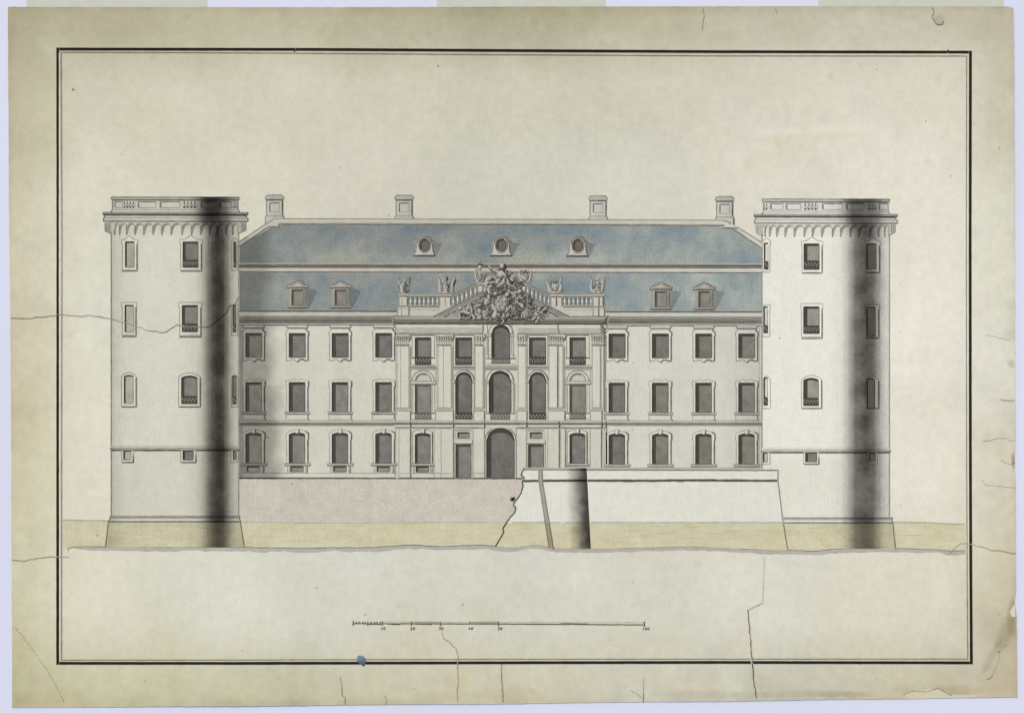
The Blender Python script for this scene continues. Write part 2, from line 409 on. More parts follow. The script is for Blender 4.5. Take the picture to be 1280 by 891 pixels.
def box(name, x0, y0, z0, x1, y1, z1, mat, parent=None, bev=0.0):
    v = [(x0, y0, z0), (x1, y0, z0), (x1, y1, z0), (x0, y1, z0), (x0, y0, z1), (x1, y0, z1), (x1, y1, z1), (x0, y1, z1)]
    f = [(0, 3, 2, 1), (4, 5, 6, 7), (0, 1, 5, 4), (1, 2, 6, 5), (2, 3, 7, 6), (3, 0, 4, 7)]
    me = bpy.data.meshes.new(name); me.from_pydata(v, [], f); me.materials.append(MATS[mat])
    o = bpy.data.objects.new(name, me); C.objects.link(o)
    if parent: o.parent = parent
    if bev:
        md = o.modifiers.new('edge', 'BEVEL'); md.width = bev; md.segments = 2
    return o
fl = box('floor', -30, -30, -0.80, 30, 30, -0.75, 'grey_floor'); fl['kind'] = 'structure'; fl['label'] = 'plain grey floor under the white table'
tb = bpy.data.objects.new('table', None); C.objects.link(tb)
tag(tb, 'smooth lavender white table the old sheet lies on', 'table')
box('tabletop', -0.9, -0.65, -0.03, 0.9, 0.65, 0.0, 'lavender_white_board', tb, 0.003)
for sx in (-1, 1):
    for sy in (-1, 1):
        box('leg', sx * 0.82 - 0.025, sy * 0.57 - 0.025, -0.75, sx * 0.82 + 0.025, sy * 0.57 + 0.025, -0.031, 'grey_metal', tb)

# ------------------------------------------------------------------ the sheet: thick, slightly ragged, margins lifting a little
LE = [(0, 10.3), (.25, 11.2), (.45, 13.2), (.7, 14.4), (1, 15.2)]
RE = [(0, 1266.5), (.1, 1267.6), (.5, 1268.6), (.78, 1269.2), (1, 1271.2)]
TE = [(0, 8.8), (.3, 9.0), (.6, 8.2), (.85, 7.6), (1, 8.2)]
BE = [(0, 884.2), (.2, 882.5), (.45, 879.8), (.66, 877.0), (.85, 873.8), (1, 871.2)]
def sheet_xy(u, v):
    rg = 0.45
    x0, x1 = curve(LE, v) + rg * nz(v * 900, 3, 14, 1), curve(RE, v) + rg * nz(v * 900, 9, 10, 2) - (1.8 * math.exp(-((v - .862) / .012) ** 2)) - (0.9 * math.exp(-((v - .66) / .02) ** 2))
    y0, y1 = curve(TE, u) + rg * nz(u * 1260, 5, 12, 3), curve(BE, u) + rg * nz(u * 1260, 7, 12, 4)
    x = x0 + (x1 - x0) * u; y = y0 + (y1 - y0) * v
    cut = max(0.0, (u * 1257 + (1 - v) * 865) - (1257 + 865 - 5.5))    # the clipped upper right corner
    return x - cut * 0.5, y + cut * 0.5
def make_sheet():
    nu, nv = 480, 332
    V, F, col = [], [], []
    for j in range(nv + 1):
        for i in range(nu + 1):
            x, y = sheet_xy(i / nu, j / nv)
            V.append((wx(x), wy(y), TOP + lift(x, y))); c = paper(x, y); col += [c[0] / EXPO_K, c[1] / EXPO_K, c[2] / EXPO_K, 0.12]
    for j in range(nv):
        for i in range(nu):
            a = j * (nu + 1) + i; F.append((a, a + nu + 1, a + nu + 2, a + 1))
    ring = [i for i in range(nu + 1)] + [j * (nu + 1) + nu for j in range(1, nu and nv + 1)] + [nv * (nu + 1) + i for i in range(nu - 1, -1, -1)] + [j * (nu + 1) for j in range(nv - 1, 0, -1)]
    nt_ = len(V)
    for a in range(nt_):                                   # the back of the sheet, one thickness below
        x, y, z = V[a]; V.append((x, y, z - 0.0006)); col += list(mul(tuple(col[a * 4:a * 4 + 3]), 0.92)) + [0.1]
    F += [(d + nt_, c + nt_, b + nt_, a + nt_) for a, b, c, d in list(F)]
    L = len(ring)
    for i in range(L):
        j = (i + 1) % L; F.append((ring[i], ring[j], ring[j] + nt_, ring[i] + nt_))
    me = sheet.data; me.from_pydata(V, [], F)
    at = me.color_attributes.new('pigment', 'FLOAT_COLOR', 'POINT'); at.data.foreach_set('color', col)
    me.materials.append(MATS['aged_laid_paper'])
make_sheet()
tag(sheet, 'large aged cream paper sheet with grimy edges, cracks and stains', 'paper sheet')

def crack(pts, w, t, lw=0.0):
    k = Ink(13, under, 0.15); k.wf = 0.95
    q = [pts[0]]
    for a, b in zip(pts, pts[1:]):
        n = max(1, int(math.dist(a, b) / 2.6))
        for i in range(1, n + 1):
            f = i / n; j = 0.55 if i < n else 0.15
            q.append((a[0] + (b[0] - a[0]) * f + random.uniform(-j, j), a[1] + (b[1] - a[1]) * f + random.uniform(-j, j)))
    if lw:      # the pale torn lip along the crack
        k.line([(x - 0.3, y + 1.3) for x, y in q], lw, 1.025, soft=0.7, jit=0.2)
    i = 0
    while i < len(q) - 1:
        n = random.randint(3, 9); seg = q[i:i + n + 1]
        if len(seg) > 1: k.line(seg, w * random.uniform(.6, 1.15), min(.93, t * random.uniform(.75, 1.7)), soft=0.2, jit=0.1, step=2)
        i += n
    build('crack', k, 'iron_gall_ink', sheet)
def under(x, y):
    """what lies at a point of the drawing under a crack"""
    if 139.5 < x < 298.2 and 292 < y < 645: return tower_l(x, y)
    if 299 < x < 952 and 406 < y < 597: return wall_c(x, y)
    if 952.8 < x < 1111.6 and 295 < y < 647: return tower_r(x, y)
    if 78 < x < 1207 and 654 < y < 684: return water_c(x, y)
    return paper(x, y)
crack([(13.5,397.5),(35,398),(60,395.4),(75,393.2),(100,395.3),(115,394.3),(137,398),(154.6,403),(170,407),(186,413.4),(197,414.2),(201,415.8),(208,415),(220.5,406),(228,407),(252,408.4),(262,408),(274,398.5),(283,390.6),(288,381.5),(294.4,380.4),(298,371)], 0.7, 0.28)
crack([(955,695),(954.2,720),(953,752)], 0.5, 0.45)
crack([(953,753),(946,757),(940,759),(934.5,762.5)], 1.5, 0.55)
crack([(934.5,762),(935.5,775),(937.5,795),(940.5,832),(941.5,850),(945.5,872)], 1.3, 0.22, 1.2)
crack([(552,788),(554,797),(560,801),(570,811),(572.5,822),(571.8,838),(573,850),(571.4,863),(572,877.5)], 0.55, 0.42)
crack([(627,830),(626.4,836),(628.3,866)], 0.9, 0.30, 0.9)
crack([(628.5,866),(628.2,877)], 0.9, 0.34)
crack([(19,784),(24,790),(38,808),(52,829),(58,836),(80,877)], 0.45, 0.72)
crack([(425,846),(427,855),(428,869),(432,872),(431.5,880)], 0.6, 0.42)
crack([(481,869),(483.5,876),(481,880)], 0.6, 0.45)
crack([(804.3,848),(804,858),(803.6,877)], 0.7, 0.45)
crack([(803,872),(795,866),(788,862)], 0.5, 0.6)
crack([(878.5,10),(880,20),(878.2,28),(877.6,38)], 0.8, 0.38)
crack([(1165,9.5),(1167,16),(1164.5,19.5),(1168,27),(1172,31),(1178,30),(1179,26)], 0.9, 0.42)
crack([(969,9),(971,18)], 0.6, 0.62)
crack([(1185,693.5),(1192,686),(1201,679),(1214,680),(1226,683),(1240,688),(1250,688),(1262,691),(1269,691)], 0.6, 0.40)
crack([(1226,600),(1233,606),(1250,607),(1269,609.5)], 0.4, 0.7)
crack([(1228,551),(1238,550),(1250,547),(1258,548),(1267.5,551)], 0.45, 0.65)
crack([(1250,499),(1257,500.5),(1267.5,501)], 0.8, 0.5)
crack([(1231,418),(1246,421),(1262,425)], 0.5, 0.78)
crack([(1250,575),(1262,580),(1268,577)], 0.6, 0.5)
crack([(15.3,699.5),(29,701),(45,698),(62,695.5),(86,696.5)], 0.8, 0.42)
crack([(1257,805),(1251,811),(1247,826),(1243,836),(1239,846),(1233,849)], 0.7, 0.62)
crack([(1128,868),(1140,863),(1156,864),(1172,860),(1190,869)], 0.8, 0.7)
st = Ink(9, paper, 0.4)
blue = lambda x, y: mix(c_(122, 146, 158), c_(62, 84, 100), sm(820, 830, y) + 0.3 * nz(x, y, 3, 2))
st.poly([(446.2,821.5),(447.5,819.4),(451,819),(454.5,820),(457.2,823),(457.6,826.2),(456.2,829.5),(455.8,832.3),(453.2,832.6),(452,830.6),(449,829),(446.4,826)], blue)
build('stain', st, 'watercolour_wash', sheet)['label'] = 'blue paint spot on the lower border line'
st = Ink(12, pink_c, 0.3)
for a in range(9):
    st.line([(641, 623.8), (641 + 4.2 * math.cos(a * .7), 623.8 + 3.4 * math.sin(a * .7))], .5, .5, soft=.3, step=1.5)
st.poly([(641 + 3.4 * math.cos(i * .4) * random.uniform(.75, 1.1), 623.8 + 2.6 * math.sin(i * .4) * random.uniform(.7, 1.1)) for i in range(16)], c_(112, 104, 98))
for (x, y, r) in ((641, 623.8, 2.1), (642.6, 622.4, 1.1), (639.2, 624.8, .9)): st.poly([(x + r * math.cos(a) * random.uniform(.8, 1.1), y + r * math.sin(a) * random.uniform(.8, 1.1)) for a in [i * .6 for i in range(10)]], c_(26, 24, 24))
build('stain', st, 'iron_gall_ink', sheet)['label'] = 'black ink blot beside the ragged wall edge'
# pale paper where the surface has peeled at the lower right
st = Ink(2, paper, 0.1)
st.poly([(1131,870.8),(1132,867),(1140,864.2),(1152,862.5),(1164,860.5),(1176,861),(1181,864),(1188,867.4),(1200,868.5),(1221,868),(1221,871.3),(1190,872.2),(1160,872.8),(1135,873.2)], c_(205, 198, 172))
build('stain', st, 'aged_laid_paper', sheet); st = Ink(2, paper, 0.1)
st.poly([(1262,764),(1266,757),(1268.6,756),(1268.8,771),(1264,770)], c_(214, 206, 182))
build('stain', st, 'aged_laid_paper', sheet); st = Ink(2, paper, 0.1)
st.poly([(1262,9.2),(1266.3,9.4),(1266.8,13.2)], c_(192, 188, 160))
build('stain', st, 'aged_laid_paper', sheet)

for x0, x1, lb in ((33, 259, 'pale green paper tab under the top edge, at the left corner'), (546, 757, 'pale green paper tab under the middle of the top edge'), (1023, 1255, 'pale green paper tab under the top edge, at the right corner')):
    t = box('paper_tab', wx(x0), wy(26), 0.00004, wx(x1), wy(-30), 0.00010, 'pale_green_tissue'); tag(t, lb, 'paper tab', 'paper tabs under the top edge')

# ------------------------------------------------------------------ ruled border
bd = thing('border_frame', 'ruled black border, thick outer and thin inner line, round the drawing', 'border', 640, 829)
k = Ink(3, paper, 0.15)
BK = 0.028
for pts in ([(70.5,61.3),(400,61.8),(640,63.2),(900,64.6),(1214.6,65.2)], [(1213.0,63.6),(1212.6,300),(1212.9,560),(1213.4,700),(1214.2,830)], [(1216,828.3),(900,827.8),(640,828.2),(300,829),(70.5,828.9)], [(72.2,830.4),(72.3,600),(72.5,300),(72.3,60)]):
    k.line(pts, 3.6, BK, soft=0.3, jit=0.05, step=6)
for i in range(5):
    s = random.random(); x = 75 + 1135 * s; y = random.choice((63 + 1.6 * s, 828.4)); k.line([(x, y - 0.4), (x + random.uniform(.6, 3), y)], 3.9, BK, soft=.5)
build('outer_line', k, 'iron_gall_ink', bd)
k = Ink(4, paper, 0.15)
k.line([(76,65.3),(300,66),(640,68.4),(900,69.8),(1208.5,70)], .75, .40, soft=.4)
k.line([(1208.4,69.5),(1207.8,300),(1208.3,600),(1209.6,823.6)], .75, .42, soft=.4)
k.line([(1210,823.6),(640,823.8),(300,824.8),(76,824.9)], .75, .42, soft=.4)
k.line([(77,825),(77,600),(77.6,300),(76.4,64.8)], .75, .42, soft=.4)
for a, b in (((74.4, 66), (74.9, 825)), ):
    k.line([a, b], .8, 1.10, soft=.4)
build('inner_line', k, 'iron_gall_ink', bd)

# ------------------------------------------------------------------ moat water, river bank
def botline(x): return curve([(78,685.6),(95,683.4),(135,683.6),(200,684.2),(300,684.2),(330,684.6),(380,685.4),(420,684.6),(455,684.6),(515,681.4),(552,683),(597,681.4),(642,684.6),(668,681),(697,685.2),(745,686),(800,684.6),(855,683),(930,686),(975,688),(1000,688.2),(1020,689),(1042,686.4),(1085,685),(1130,685.6),(1165,686.8),(1190,689),(1207,688)], x)
def topline(x): return curve([(77,650),(133,651),(300,652.4),(420,653.4),(560,652.6),(700,652.6),(980,653.4),(1080,653),(1140,653),(1207,655.2)], x)
k = Ink(1, water_c, 0.45)
k.columns(77.5, 1207, topline, botline, water_c, dx=4, dy=3)
k.line([(x, topline(x)) for x in range(78, 1208, 8)], .7, .72, soft=.5, step=9)
for i in range(44):
    x = random.uniform(80, 1180); y = random.uniform(655, 681); l = random.uniform(8, 45)
    k.k = 3 + i
    k.line([(x, y), (min(1205, x + l), y + random.uniform(-.3, .3))], .45, random.uniform(.92, .97), soft=.5, step=9)
wt = build('water', k, 'watercolour_wash', None, (640, 684)); wt['kind'] = 'structure'; wt['label'] = 'strip of ochre washed moat water along the foot of the walls'
k = Ink(2, paper, 0.35)
bank_c = lambda x, y: mul(c_(178, 174, 164), (0.97 + .06 * nz(x, y, 18, 81)) * (1.05 - .06 * sm(botline(x), botline(x) + 5, y)))
def banklow(x): return botline(x) + (4.2 + 2.0 * nz(x, 4, 30, 82) + 1.2 * nz(x, 4, 9, 83)) * sm(84, 110, x) + .4
k.columns(85, 1207, botline, banklow, bank_c, dx=3, dy=3)
k.line([(85, 687.8), (85.5, 685.5)] + [(x, botline(x) + .5 * nz(x, 1, 9, 84)) for x in range(90, 1206, 5)], .75, .36, soft=.4, step=6)
bk = build('ground', k, 'watercolour_wash', None, (640, 686)); bk['kind'] = 'structure'; bk['label'] = 'wavy grey washed bank line below the moat water'

# ------------------------------------------------------------------ openings
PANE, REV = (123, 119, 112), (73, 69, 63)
def arch_top(x0, x1, y0, kind, rise):
    cx, hw = (x0 + x1) / 2, (x1 - x0) / 2
    if kind == 'round': return lambda x: y0 + rise * (1 - math.sqrt(max(0.0, 1 - ((x - cx) / hw) ** 2)))
    if kind == 'seg': return lambda x: y0 + rise * ((x - cx) / hw) ** 2
    return lambda x: y0
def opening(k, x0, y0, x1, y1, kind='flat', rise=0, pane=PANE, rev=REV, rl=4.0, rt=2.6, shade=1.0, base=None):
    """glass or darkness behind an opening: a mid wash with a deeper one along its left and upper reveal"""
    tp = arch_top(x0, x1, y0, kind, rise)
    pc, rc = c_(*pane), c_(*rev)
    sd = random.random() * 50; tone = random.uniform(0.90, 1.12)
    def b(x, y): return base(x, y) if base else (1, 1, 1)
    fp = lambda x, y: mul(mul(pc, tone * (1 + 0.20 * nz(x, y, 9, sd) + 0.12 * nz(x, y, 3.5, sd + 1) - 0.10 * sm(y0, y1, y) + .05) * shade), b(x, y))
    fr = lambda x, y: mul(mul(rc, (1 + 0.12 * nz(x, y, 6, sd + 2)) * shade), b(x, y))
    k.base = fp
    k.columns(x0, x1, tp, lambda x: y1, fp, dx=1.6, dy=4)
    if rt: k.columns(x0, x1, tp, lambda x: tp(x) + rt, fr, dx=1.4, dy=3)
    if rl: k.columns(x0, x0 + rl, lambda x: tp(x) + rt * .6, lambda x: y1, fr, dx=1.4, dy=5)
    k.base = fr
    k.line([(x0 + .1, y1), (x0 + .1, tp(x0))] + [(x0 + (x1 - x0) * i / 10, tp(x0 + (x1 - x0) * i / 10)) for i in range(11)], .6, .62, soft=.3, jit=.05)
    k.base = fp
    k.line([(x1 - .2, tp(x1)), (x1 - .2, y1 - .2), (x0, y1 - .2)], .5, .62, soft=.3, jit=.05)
def railing(part, x0, y0, x1, y1, lvl, pale=False, base=None):
    k = Ink(lvl, lambda x, y: mul(c_(110, 104, 96) if not pale else c_(150, 145, 134), base(x, y) if base else (1, 1, 1)), .3)
    k.rect(x0, y0, x1, y1, 1.0, 3)
    k.line([(x0, y0 + .5), (x1, y0 + .5)], 1.0, .34, soft=.3, jit=.05)
    n = max(2, round((x1 - x0) / 2.1))
    for i in range(n + 1):
        x = x0 + (x1 - x0) * i / n
        k.line([(x, y0 + 1), (x, y1)], .55, .30, soft=.25, jit=.05, step=3)
        if i < n:
            w = (x1 - x0) / n
            k.line([(x, y0 + 1.5), (x + w, (y0 + y1) / 2 + .5), (x, y1 - .6)], .45, .55, soft=.25, jit=.05, step=3)
            k.k += 1
            xm, ym = x + w * .5, y0 + 3 + (i % 2) * 2.2
            k.poly([(xm - .5, ym - .6), (xm + .5, ym - .6), (xm + .5, ym + .6), (xm - .5, ym + .6)], lambda px, py: mul(c_(188, 183, 172), base(px, py) if base else (1, 1, 1)))
    k.line([(x0, y1 - .3), (x1, y1 - .3)], .7, .45, soft=.25, jit=.05)
    return build('railing', k, 'iron_gall_ink', part)
def frame(part, outer, base, lvl, light=1.05, heavy=None, name='frame', w=.6, t=.50):
    """moulded surround: a pale band whose right and lower edges carry a heavier line"""
    k = Ink(lvl, base, .2)
    k.poly(outer, light)
    k.base = lambda x, y: mul(base(x, y), light)
    k.line(outer, w, t, soft=.35, jit=.06, close=True)
    if heavy:
        k.line(heavy, 1.15, .30, soft=.4, jit=.06)
    return build(name, k, 'iron_gall_ink', part)
def strip(part, name, x0, y0, x1, y1, base, lvl, c=.92, top=.5, bot=.34, bw=1.0):
    k = Ink(lvl, base, .2)
    k.rect(x0, y0, x1, y1, c, 5)
    k.base = lambda x, y: mul(base(x, y), c)
    k.line([(x0, y0), (x1, y0)], .5, top, soft=.35, jit=.05)
    k.line([(x0, y1), (x1, y1)], bw, bot, soft=.4, jit=.05)
    k.line([(x0, y0), (x0, y1)], .5, .5, soft=.3, jit=.03); k.line([(x1, y0), (x1, y1)], .7, .4, soft=.3, jit=.03)
    return build(name, k, 'iron_gall_ink', part)

# ------------------------------------------------------------------ round towers
def make_tower(T, label):
    base, bat = T['base'], T['batter']
    x0, x1 = T['shaft']; dy = T['dy']
    t = thing('round_tower', label, 'tower', (x0 + x1) / 2, 684, 'round corner towers')
    rel = lambda x, y: mul(base(x, y), (1 / 0.66, 1 / 0.655, 1 / 0.58))    # tower wash relative to clean paper
    relc = lambda x, y: tuple(min(1.0, v) for v in rel(x, y))
    # shaft wall
    k = Ink(2, base, .22)
    k.rect(x0, 286 + dy, x1, T['torus'], base, 2.4, lambda x, y: .22 + .8 * T['dens'](x, y))
    k.line([(x0, 290 + dy), (x0, T['torus'])], .8, .50, soft=.45, jit=.15)
    k.line([(x1, 290 + dy), (x1, T['torus'])], .8, .55, soft=.45, jit=.15)
    build('wall', k, 'watercolour_wash', t)
    # battered foot in the water
    k = Ink(3, bat, .5)
    fx0, fx1, bx0, bx1 = T['foot']; yl, yb = T['footy']
    k.quad((fx0, yl), (fx1, yl), (bx1, yb), (bx0, yb), bat, 2.6)
    if not T.get('hid'): k.line([(fx0, yl), (bx0, yb)], .8, .42, soft=.4)
    k.line([(fx1, yl), (bx1, yb)], .8, .42, soft=.4)
    for i in range(30):
        x = random.uniform(fx0 + 2, fx1 - 29); y = random.uniform(yl + 3, yb - 2); k.k = 8 + i
        k.line([(x, y), (x + random.uniform(8, 28), y)], .45, .94, soft=.5, step=2.2)
    build('foot', k, 'watercolour_wash', t)
    k = Ink(4, base, .25)
    k.rect(fx0 + 1, T['torus'], fx1 - 1, yl, lambda x, y: mul(base(x, y), .98), 4)
    k.line([(fx0 + 2.4, T['torus'] - .6), (fx1 - 1, T['torus'] - .6)], 1.0, .40, soft=.5)
    k.line([(fx0 + 2.4, T['torus'] + 1.2), (fx1 - 1, T['torus'] + 1.2)], .8, .52, soft=.5)
    k.line([(fx0, yl), (fx1, yl)], 1.1, .34, soft=.4)
    k.line([(fx1 - 1.5, T['torus'] - 1.6), (fx1 - .2, T['torus'] - .4), (fx1 - 1.4, T['torus'] + 1.4), (fx1 + .2, yl)], .8, .34, soft=.3)
    if not T.get('hid'): k.line([(fx0 + 3.4, T['torus'] - 1.6), (fx0 + 1.8, T['torus'] - .2), (fx0 + 3, T['torus'] + 1.6), (fx0, yl)], .8, .34, soft=.3)
    build('torus', k, 'iron_gall_ink', t)
    # string course
    ys = T['string']
    k = Ink(4, base, .25)
    k.band(x0 - .5, ys, x1 + .8, ys + 5.6, lambda x, y: mul(base(x, y), 1.0 - .26 * sm(ys + 2, ys + 4, y)), 1.5)
    k.line([(x0 - .4, ys), (x1, ys)], .5, .75, soft=.4)
    k.line([(x0 - 1.2, ys + 2.2), (x1 + .8, ys + 2.4)], .7, .55, soft=.5)
    k.line([(x0 - .6, ys + 5.0), (x1 + .8, ys + 5.2)], 1.3, .30, soft=.5)
    k.line([(x0 - .5, ys + 2), (x0 - 1.3, ys + 3.4), (x0, ys + 5)], .8, .4, soft=.3)
    k.line([(x1 + .6, ys + 1.6), (x1 + 1.6, ys + 3.2), (x1 + .4, ys + 5)], .8, .4, soft=.3)
    build('string_course', k, 'iron_gall_ink', t)
    # parapet, cornice
    px0, px1 = T['par']; py = 246.3 + dy
    k = Ink(4, base, .4)
    k.rect(px0 + 1.4, py + 3, px1 - 1, py + 16, base, 3)
    k.rect(px0 + .4, py + 16, px1 + .6, py + 19, base, 3)
    k.line([(px0 + 1.4, py + 4), (px0 + 1.4, py + 15.5), (px0 - .6, py + 19)], .8, .45, soft=.4)
    k.line([(px1 - 1, py + 4), (px1 - 1, py + 15.5), (px1 + 1.2, py + 19)], .8, .45, soft=.4)
    k.line([(px0 + 1, py + 16), (px1 - .5, py + 16)], .5, .7, soft=.4)
    par = build('parapet', k, 'watercolour_wash', t)
    k = Ink(5, base, .25)
    k.band(px0, py, px1 + .6, py + 4.2, lambda x, y: mul(base(x, y), .95), 4)
    k.line([(px0 - .2, py + .2), (px1 + .6, py + .6)], .9, .45, soft=.4)
    k.line([(px0 + .6, py + 3.4), (px1, py + 3.6)], 1.3, .42, soft=.5)
    k.line([(px0 - .2, py), (px0, py + 2), (px0 + 1.2, py + 4)], .8, .4, soft=.3); k.line([(px1 + .6, py), (px1 + .4, py + 2), (px1 - .8, py + 4)], .8, .4, soft=.3)
    build('coping', k, 'iron_gall_ink', par)
    for a, b in T['panels']:
        k = Ink(5, base, .3)
        k.rect(a, py + 5.8, b, py + 13.4, lambda x, y: mul(base(x, y), 1.02), 4)
        k.line([(a + .5, py + 5.6), (a + .5, py + 13)], 1.5 if b - a > 12 else 1.0, .45, soft=.4); k.line([(a, py + 5.9), (b, py + 5.9)], .9, .48, soft=.4)
        k.line([(b, py + 6), (b, py + 13.4), (a, py + 13.4)], .6, .62, soft=.4)
        build('panel', k, 'iron_gall_ink', par)
    for a, b, n in T['balus']:
        for i in range(n):
            xm = a + (b - a) * (i + .5) / n; w = (b - a) / n
            k = Ink(5, base, .3); k.k = 2
            k.line([(xm - w * .38, py + 5), (xm - w * .38, py + 9.6)], w * .22, .40, soft=.3, step=1.5)
            k.line([(xm - w * .42, py + 11), (xm - w * .36, py + 13.8)], w * .40, .30, soft=.35, step=1.5)
            k.line([(xm + w * .06, py + 8.4), (xm + w * .30, py + 10.6), (xm + w * .12, py + 12.6)], w * .14, .55, soft=.3, step=1.5)
            build('baluster', k, 'iron_gall_ink', par)
    cx0, cx1 = T['cor']
    k = Ink(4, base, .3)
    cf = lambda x, y: mul(base(x, y), 1 - .42 * sm(py + 19.6, py + 21.6, y) if y < py + 23.4 else .95)
    k.rect(cx0 + .5, py + 19, cx1 - .5, py + 23.39, cf, 1.4)
    k.rect(cx0 + 1.4, py + 23.41, cx1 - 1.8, py + 31, cf, 2.5); k.base = cf
    k.line([(cx0, py + 19.2), (cx1, py + 19.6)], .7, .5, soft=.4)
    k.line([(cx0 + .4, py + 21.8), (cx1 - 1, py + 22.4)], 1.7, .32, soft=.6)
    k.line([(cx0, py + 19), (cx0 - .3, py + 21), (cx0 + 1.4, py + 23.2), (cx0 + 1.6, py + 26), (cx0 + .2, py + 27), (cx0 + .3, py + 29.6), (cx0 + 2, py + 31)], .9, .36, soft=.35)
    k.line([(cx1, py + 19), (cx1 + .4, py + 21), (cx1 - 1.6, py + 23.2), (cx1 - 1.8, py + 26), (cx1 + .6, py + 27), (cx1 + .5, py + 29.6), (cx1 - 1, py + 31)], .9, .36, soft=.35)
    k.line([(cx0 + 1, py + 25.8), (cx1 - 1, py + 26)], .5, .70, soft=.4)
    k.line([(cx0 + 1, py + 30.2), (cx1 - .5, py + 30.6)], 1.0, .46, soft=.45)
    build('cornice', k, 'iron_gall_ink', t)
    # corbel table: pendants between little arches, each with its own shaded curve
    tips = T['tips']; yt, yb = py + 32.6, py + 47.2
    k = Ink(3, base, .35)
    k.rect(cx0 + 2, py + 30.6, cx1 - 2, py + 34, lambda x, y: mul(base(x, y), .98), 3)
    k.rect(x0, py + 34, x1, py + 44, base, 3)
    lside = lambda x, y: mul(base(max(x, x0 + 1), y), .80); rside = lambda x, y: mul(base(min(x, x1 - 1), y), .86)
    k.quad((cx0 + 2, py + 32), (x0 + .3, py + 32), (x0 + .3, py + 45), (cx0 + 2.4, py + 41.5), lside, 3)
    k.quad((x1 - .3, py + 32), (cx1 - 2, py + 32), (cx1 - 2.3, py + 41), (x1 - .3, py + 45), rside, 3)
    k.base = lside
    for xx in [cx0 + 2.1, cx0 + 3.6, cx0 + 5.4, cx0 + 7.4]: k.line([(xx, py + 32.5), (xx + .3, py + 42)], .6, .62, soft=.35)
    k.line([(cx0 + 2.2, py + 41.8), (x0, py + 45.5)], .7, .5, soft=.35)
    k.base = rside
    for xx in [cx1 - 2.2, cx1 - 4.4, cx1 - 6.6]: k.line([(xx, py + 32.5), (xx - .2, py + 41.5)], .7, .5, soft=.35)
    k.line([(cx1 - 2.4, py + 41.3), (x1, py + 45)], .7, .5, soft=.35)
    build('corbel_table', k, 'watercolour_wash', t)
    for xa, xb in zip(tips, tips[1:]):
        W = xb - xa; cx = xa + W / 2; a = W / 2 - .4; b = yb - yt
        k = Ink(4, base, .35)
        O, I = [], []
        fs = min(1.0, W / 11.0)
        ar = min(a, 4.6); yc = yt + ar
        for i in range(15):
            if i < 5:
                f = i / 5; ox, oy = xa + .3, yb + (yc - yb) * f; d = .7 + 2.2 * f ** .8
                O.append((ox, oy)); I.append((ox + d * fs, oy - .6 * (1 - f)))
            else:
                th = math.radians(155.0 * (i - 5) / 9); d = curve([(0, 2.9), (.5, 2.6), (1, .4)], (i - 5) / 9) * fs
                O.append((cx - a * math.cos(th), yc - ar * math.sin(th))); I.append((cx + .35 - (a - d) * math.cos(th), yc + .5 - max(.2, ar - d * .85) * math.sin(th)))
        n0 = len(k.v)
        for o, q in zip(O, I):
            k.add(o[0], o[1], .36); k.add(q[0], q[1], .46)
        for i in range(14): k.f.append((n0 + 2 * i, n0 + 2 * i + 1, n0 + 2 * i + 3, n0 + 2 * i + 2))
        k.k += 1
        k.line(O + [(xb - .5, yc), (xb - .3, yb)], .5, .55, soft=.3, step=3)
        k.line([(xa - 1.0, yb - 7), (xa - .2, yb + .2), (xa + .8, yb - 3)], .6, .5, soft=.3, step=3)
        build('corbel', k, 'iron_gall_ink', t)
    # windows
    for w in T['wins']:
        f0, fy0, f1, fy1, a, b, d, e = w['r']; st_ = w['style']
        k = Ink(6, base, .35)
        seg = st_ == 'arch'
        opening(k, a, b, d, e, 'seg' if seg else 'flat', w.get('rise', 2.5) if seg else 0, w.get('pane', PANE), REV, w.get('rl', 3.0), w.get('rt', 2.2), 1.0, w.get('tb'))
        p = build('window', k, 'watercolour_wash', t)
        if st_ == 'peak':
            m = w.get('peak', (f0 + f1) / 2); q = [(f0 + 1, fy1), (f0 + 1, fy0 + 6), (f0, fy0 + 5.4), (f0, fy0 + 1), (f0 + (m - f0) * .45, fy0 + .2), (m, fy0 - 4.8), (m + (f1 - m) * .55, fy0 + .2), (f1, fy0 + 1), (f1, fy0 + 5.4), (f1 - 1, fy0 + 6), (f1 - 1, fy1), (f1 - 4, fy1), (f1 - 5, fy1 - 1), (f0 + 5, fy1 - 1), (f0 + 4, fy1)]
        elif st_ == 'ear':
            q = [(f0 + 1, fy1), (f0 + 1, fy0 + 6.4), (f0, fy0 + 5.6), (f0, fy0), (f1, fy0), (f1, fy0 + 5.6), (f1 - 1, fy0 + 6.4), (f1 - 1, fy1), (f1 - 3, fy1 - 1.6), (f1 - 6, fy1 - 2.2), (f0 + 6, fy1 - 2.2), (f0 + 3, fy1 - 1.6)]
        elif seg:
            q = [(f0, fy1), (f0, fy0 + 5)] + [(f0 + (f1 - f0) * i / 8, fy0 + 5 - 5 * math.sin(math.pi * i / 8) ** .8) for i in range(1, 8)] + [(f1, fy0 + 5), (f1, fy1)]
        else:
            q = [(f0, fy1), (f0, fy0), (f1, fy0), (f1, fy1)]
        if f1 - f0 < 11:
            q = [(min(max(x, f0), f1), y) for x, y in q] if st_ not in ('ear', 'peak') else [(f0, fy1), (f0, fy0 + 1), ((f0 + f1) / 2, fy0 - (3 if st_ == 'peak' else 0)), (f1, fy0 + 1), (f1, fy0 + 6), (f1 - .7, fy0 + 7), (f1 - .7, fy1)]
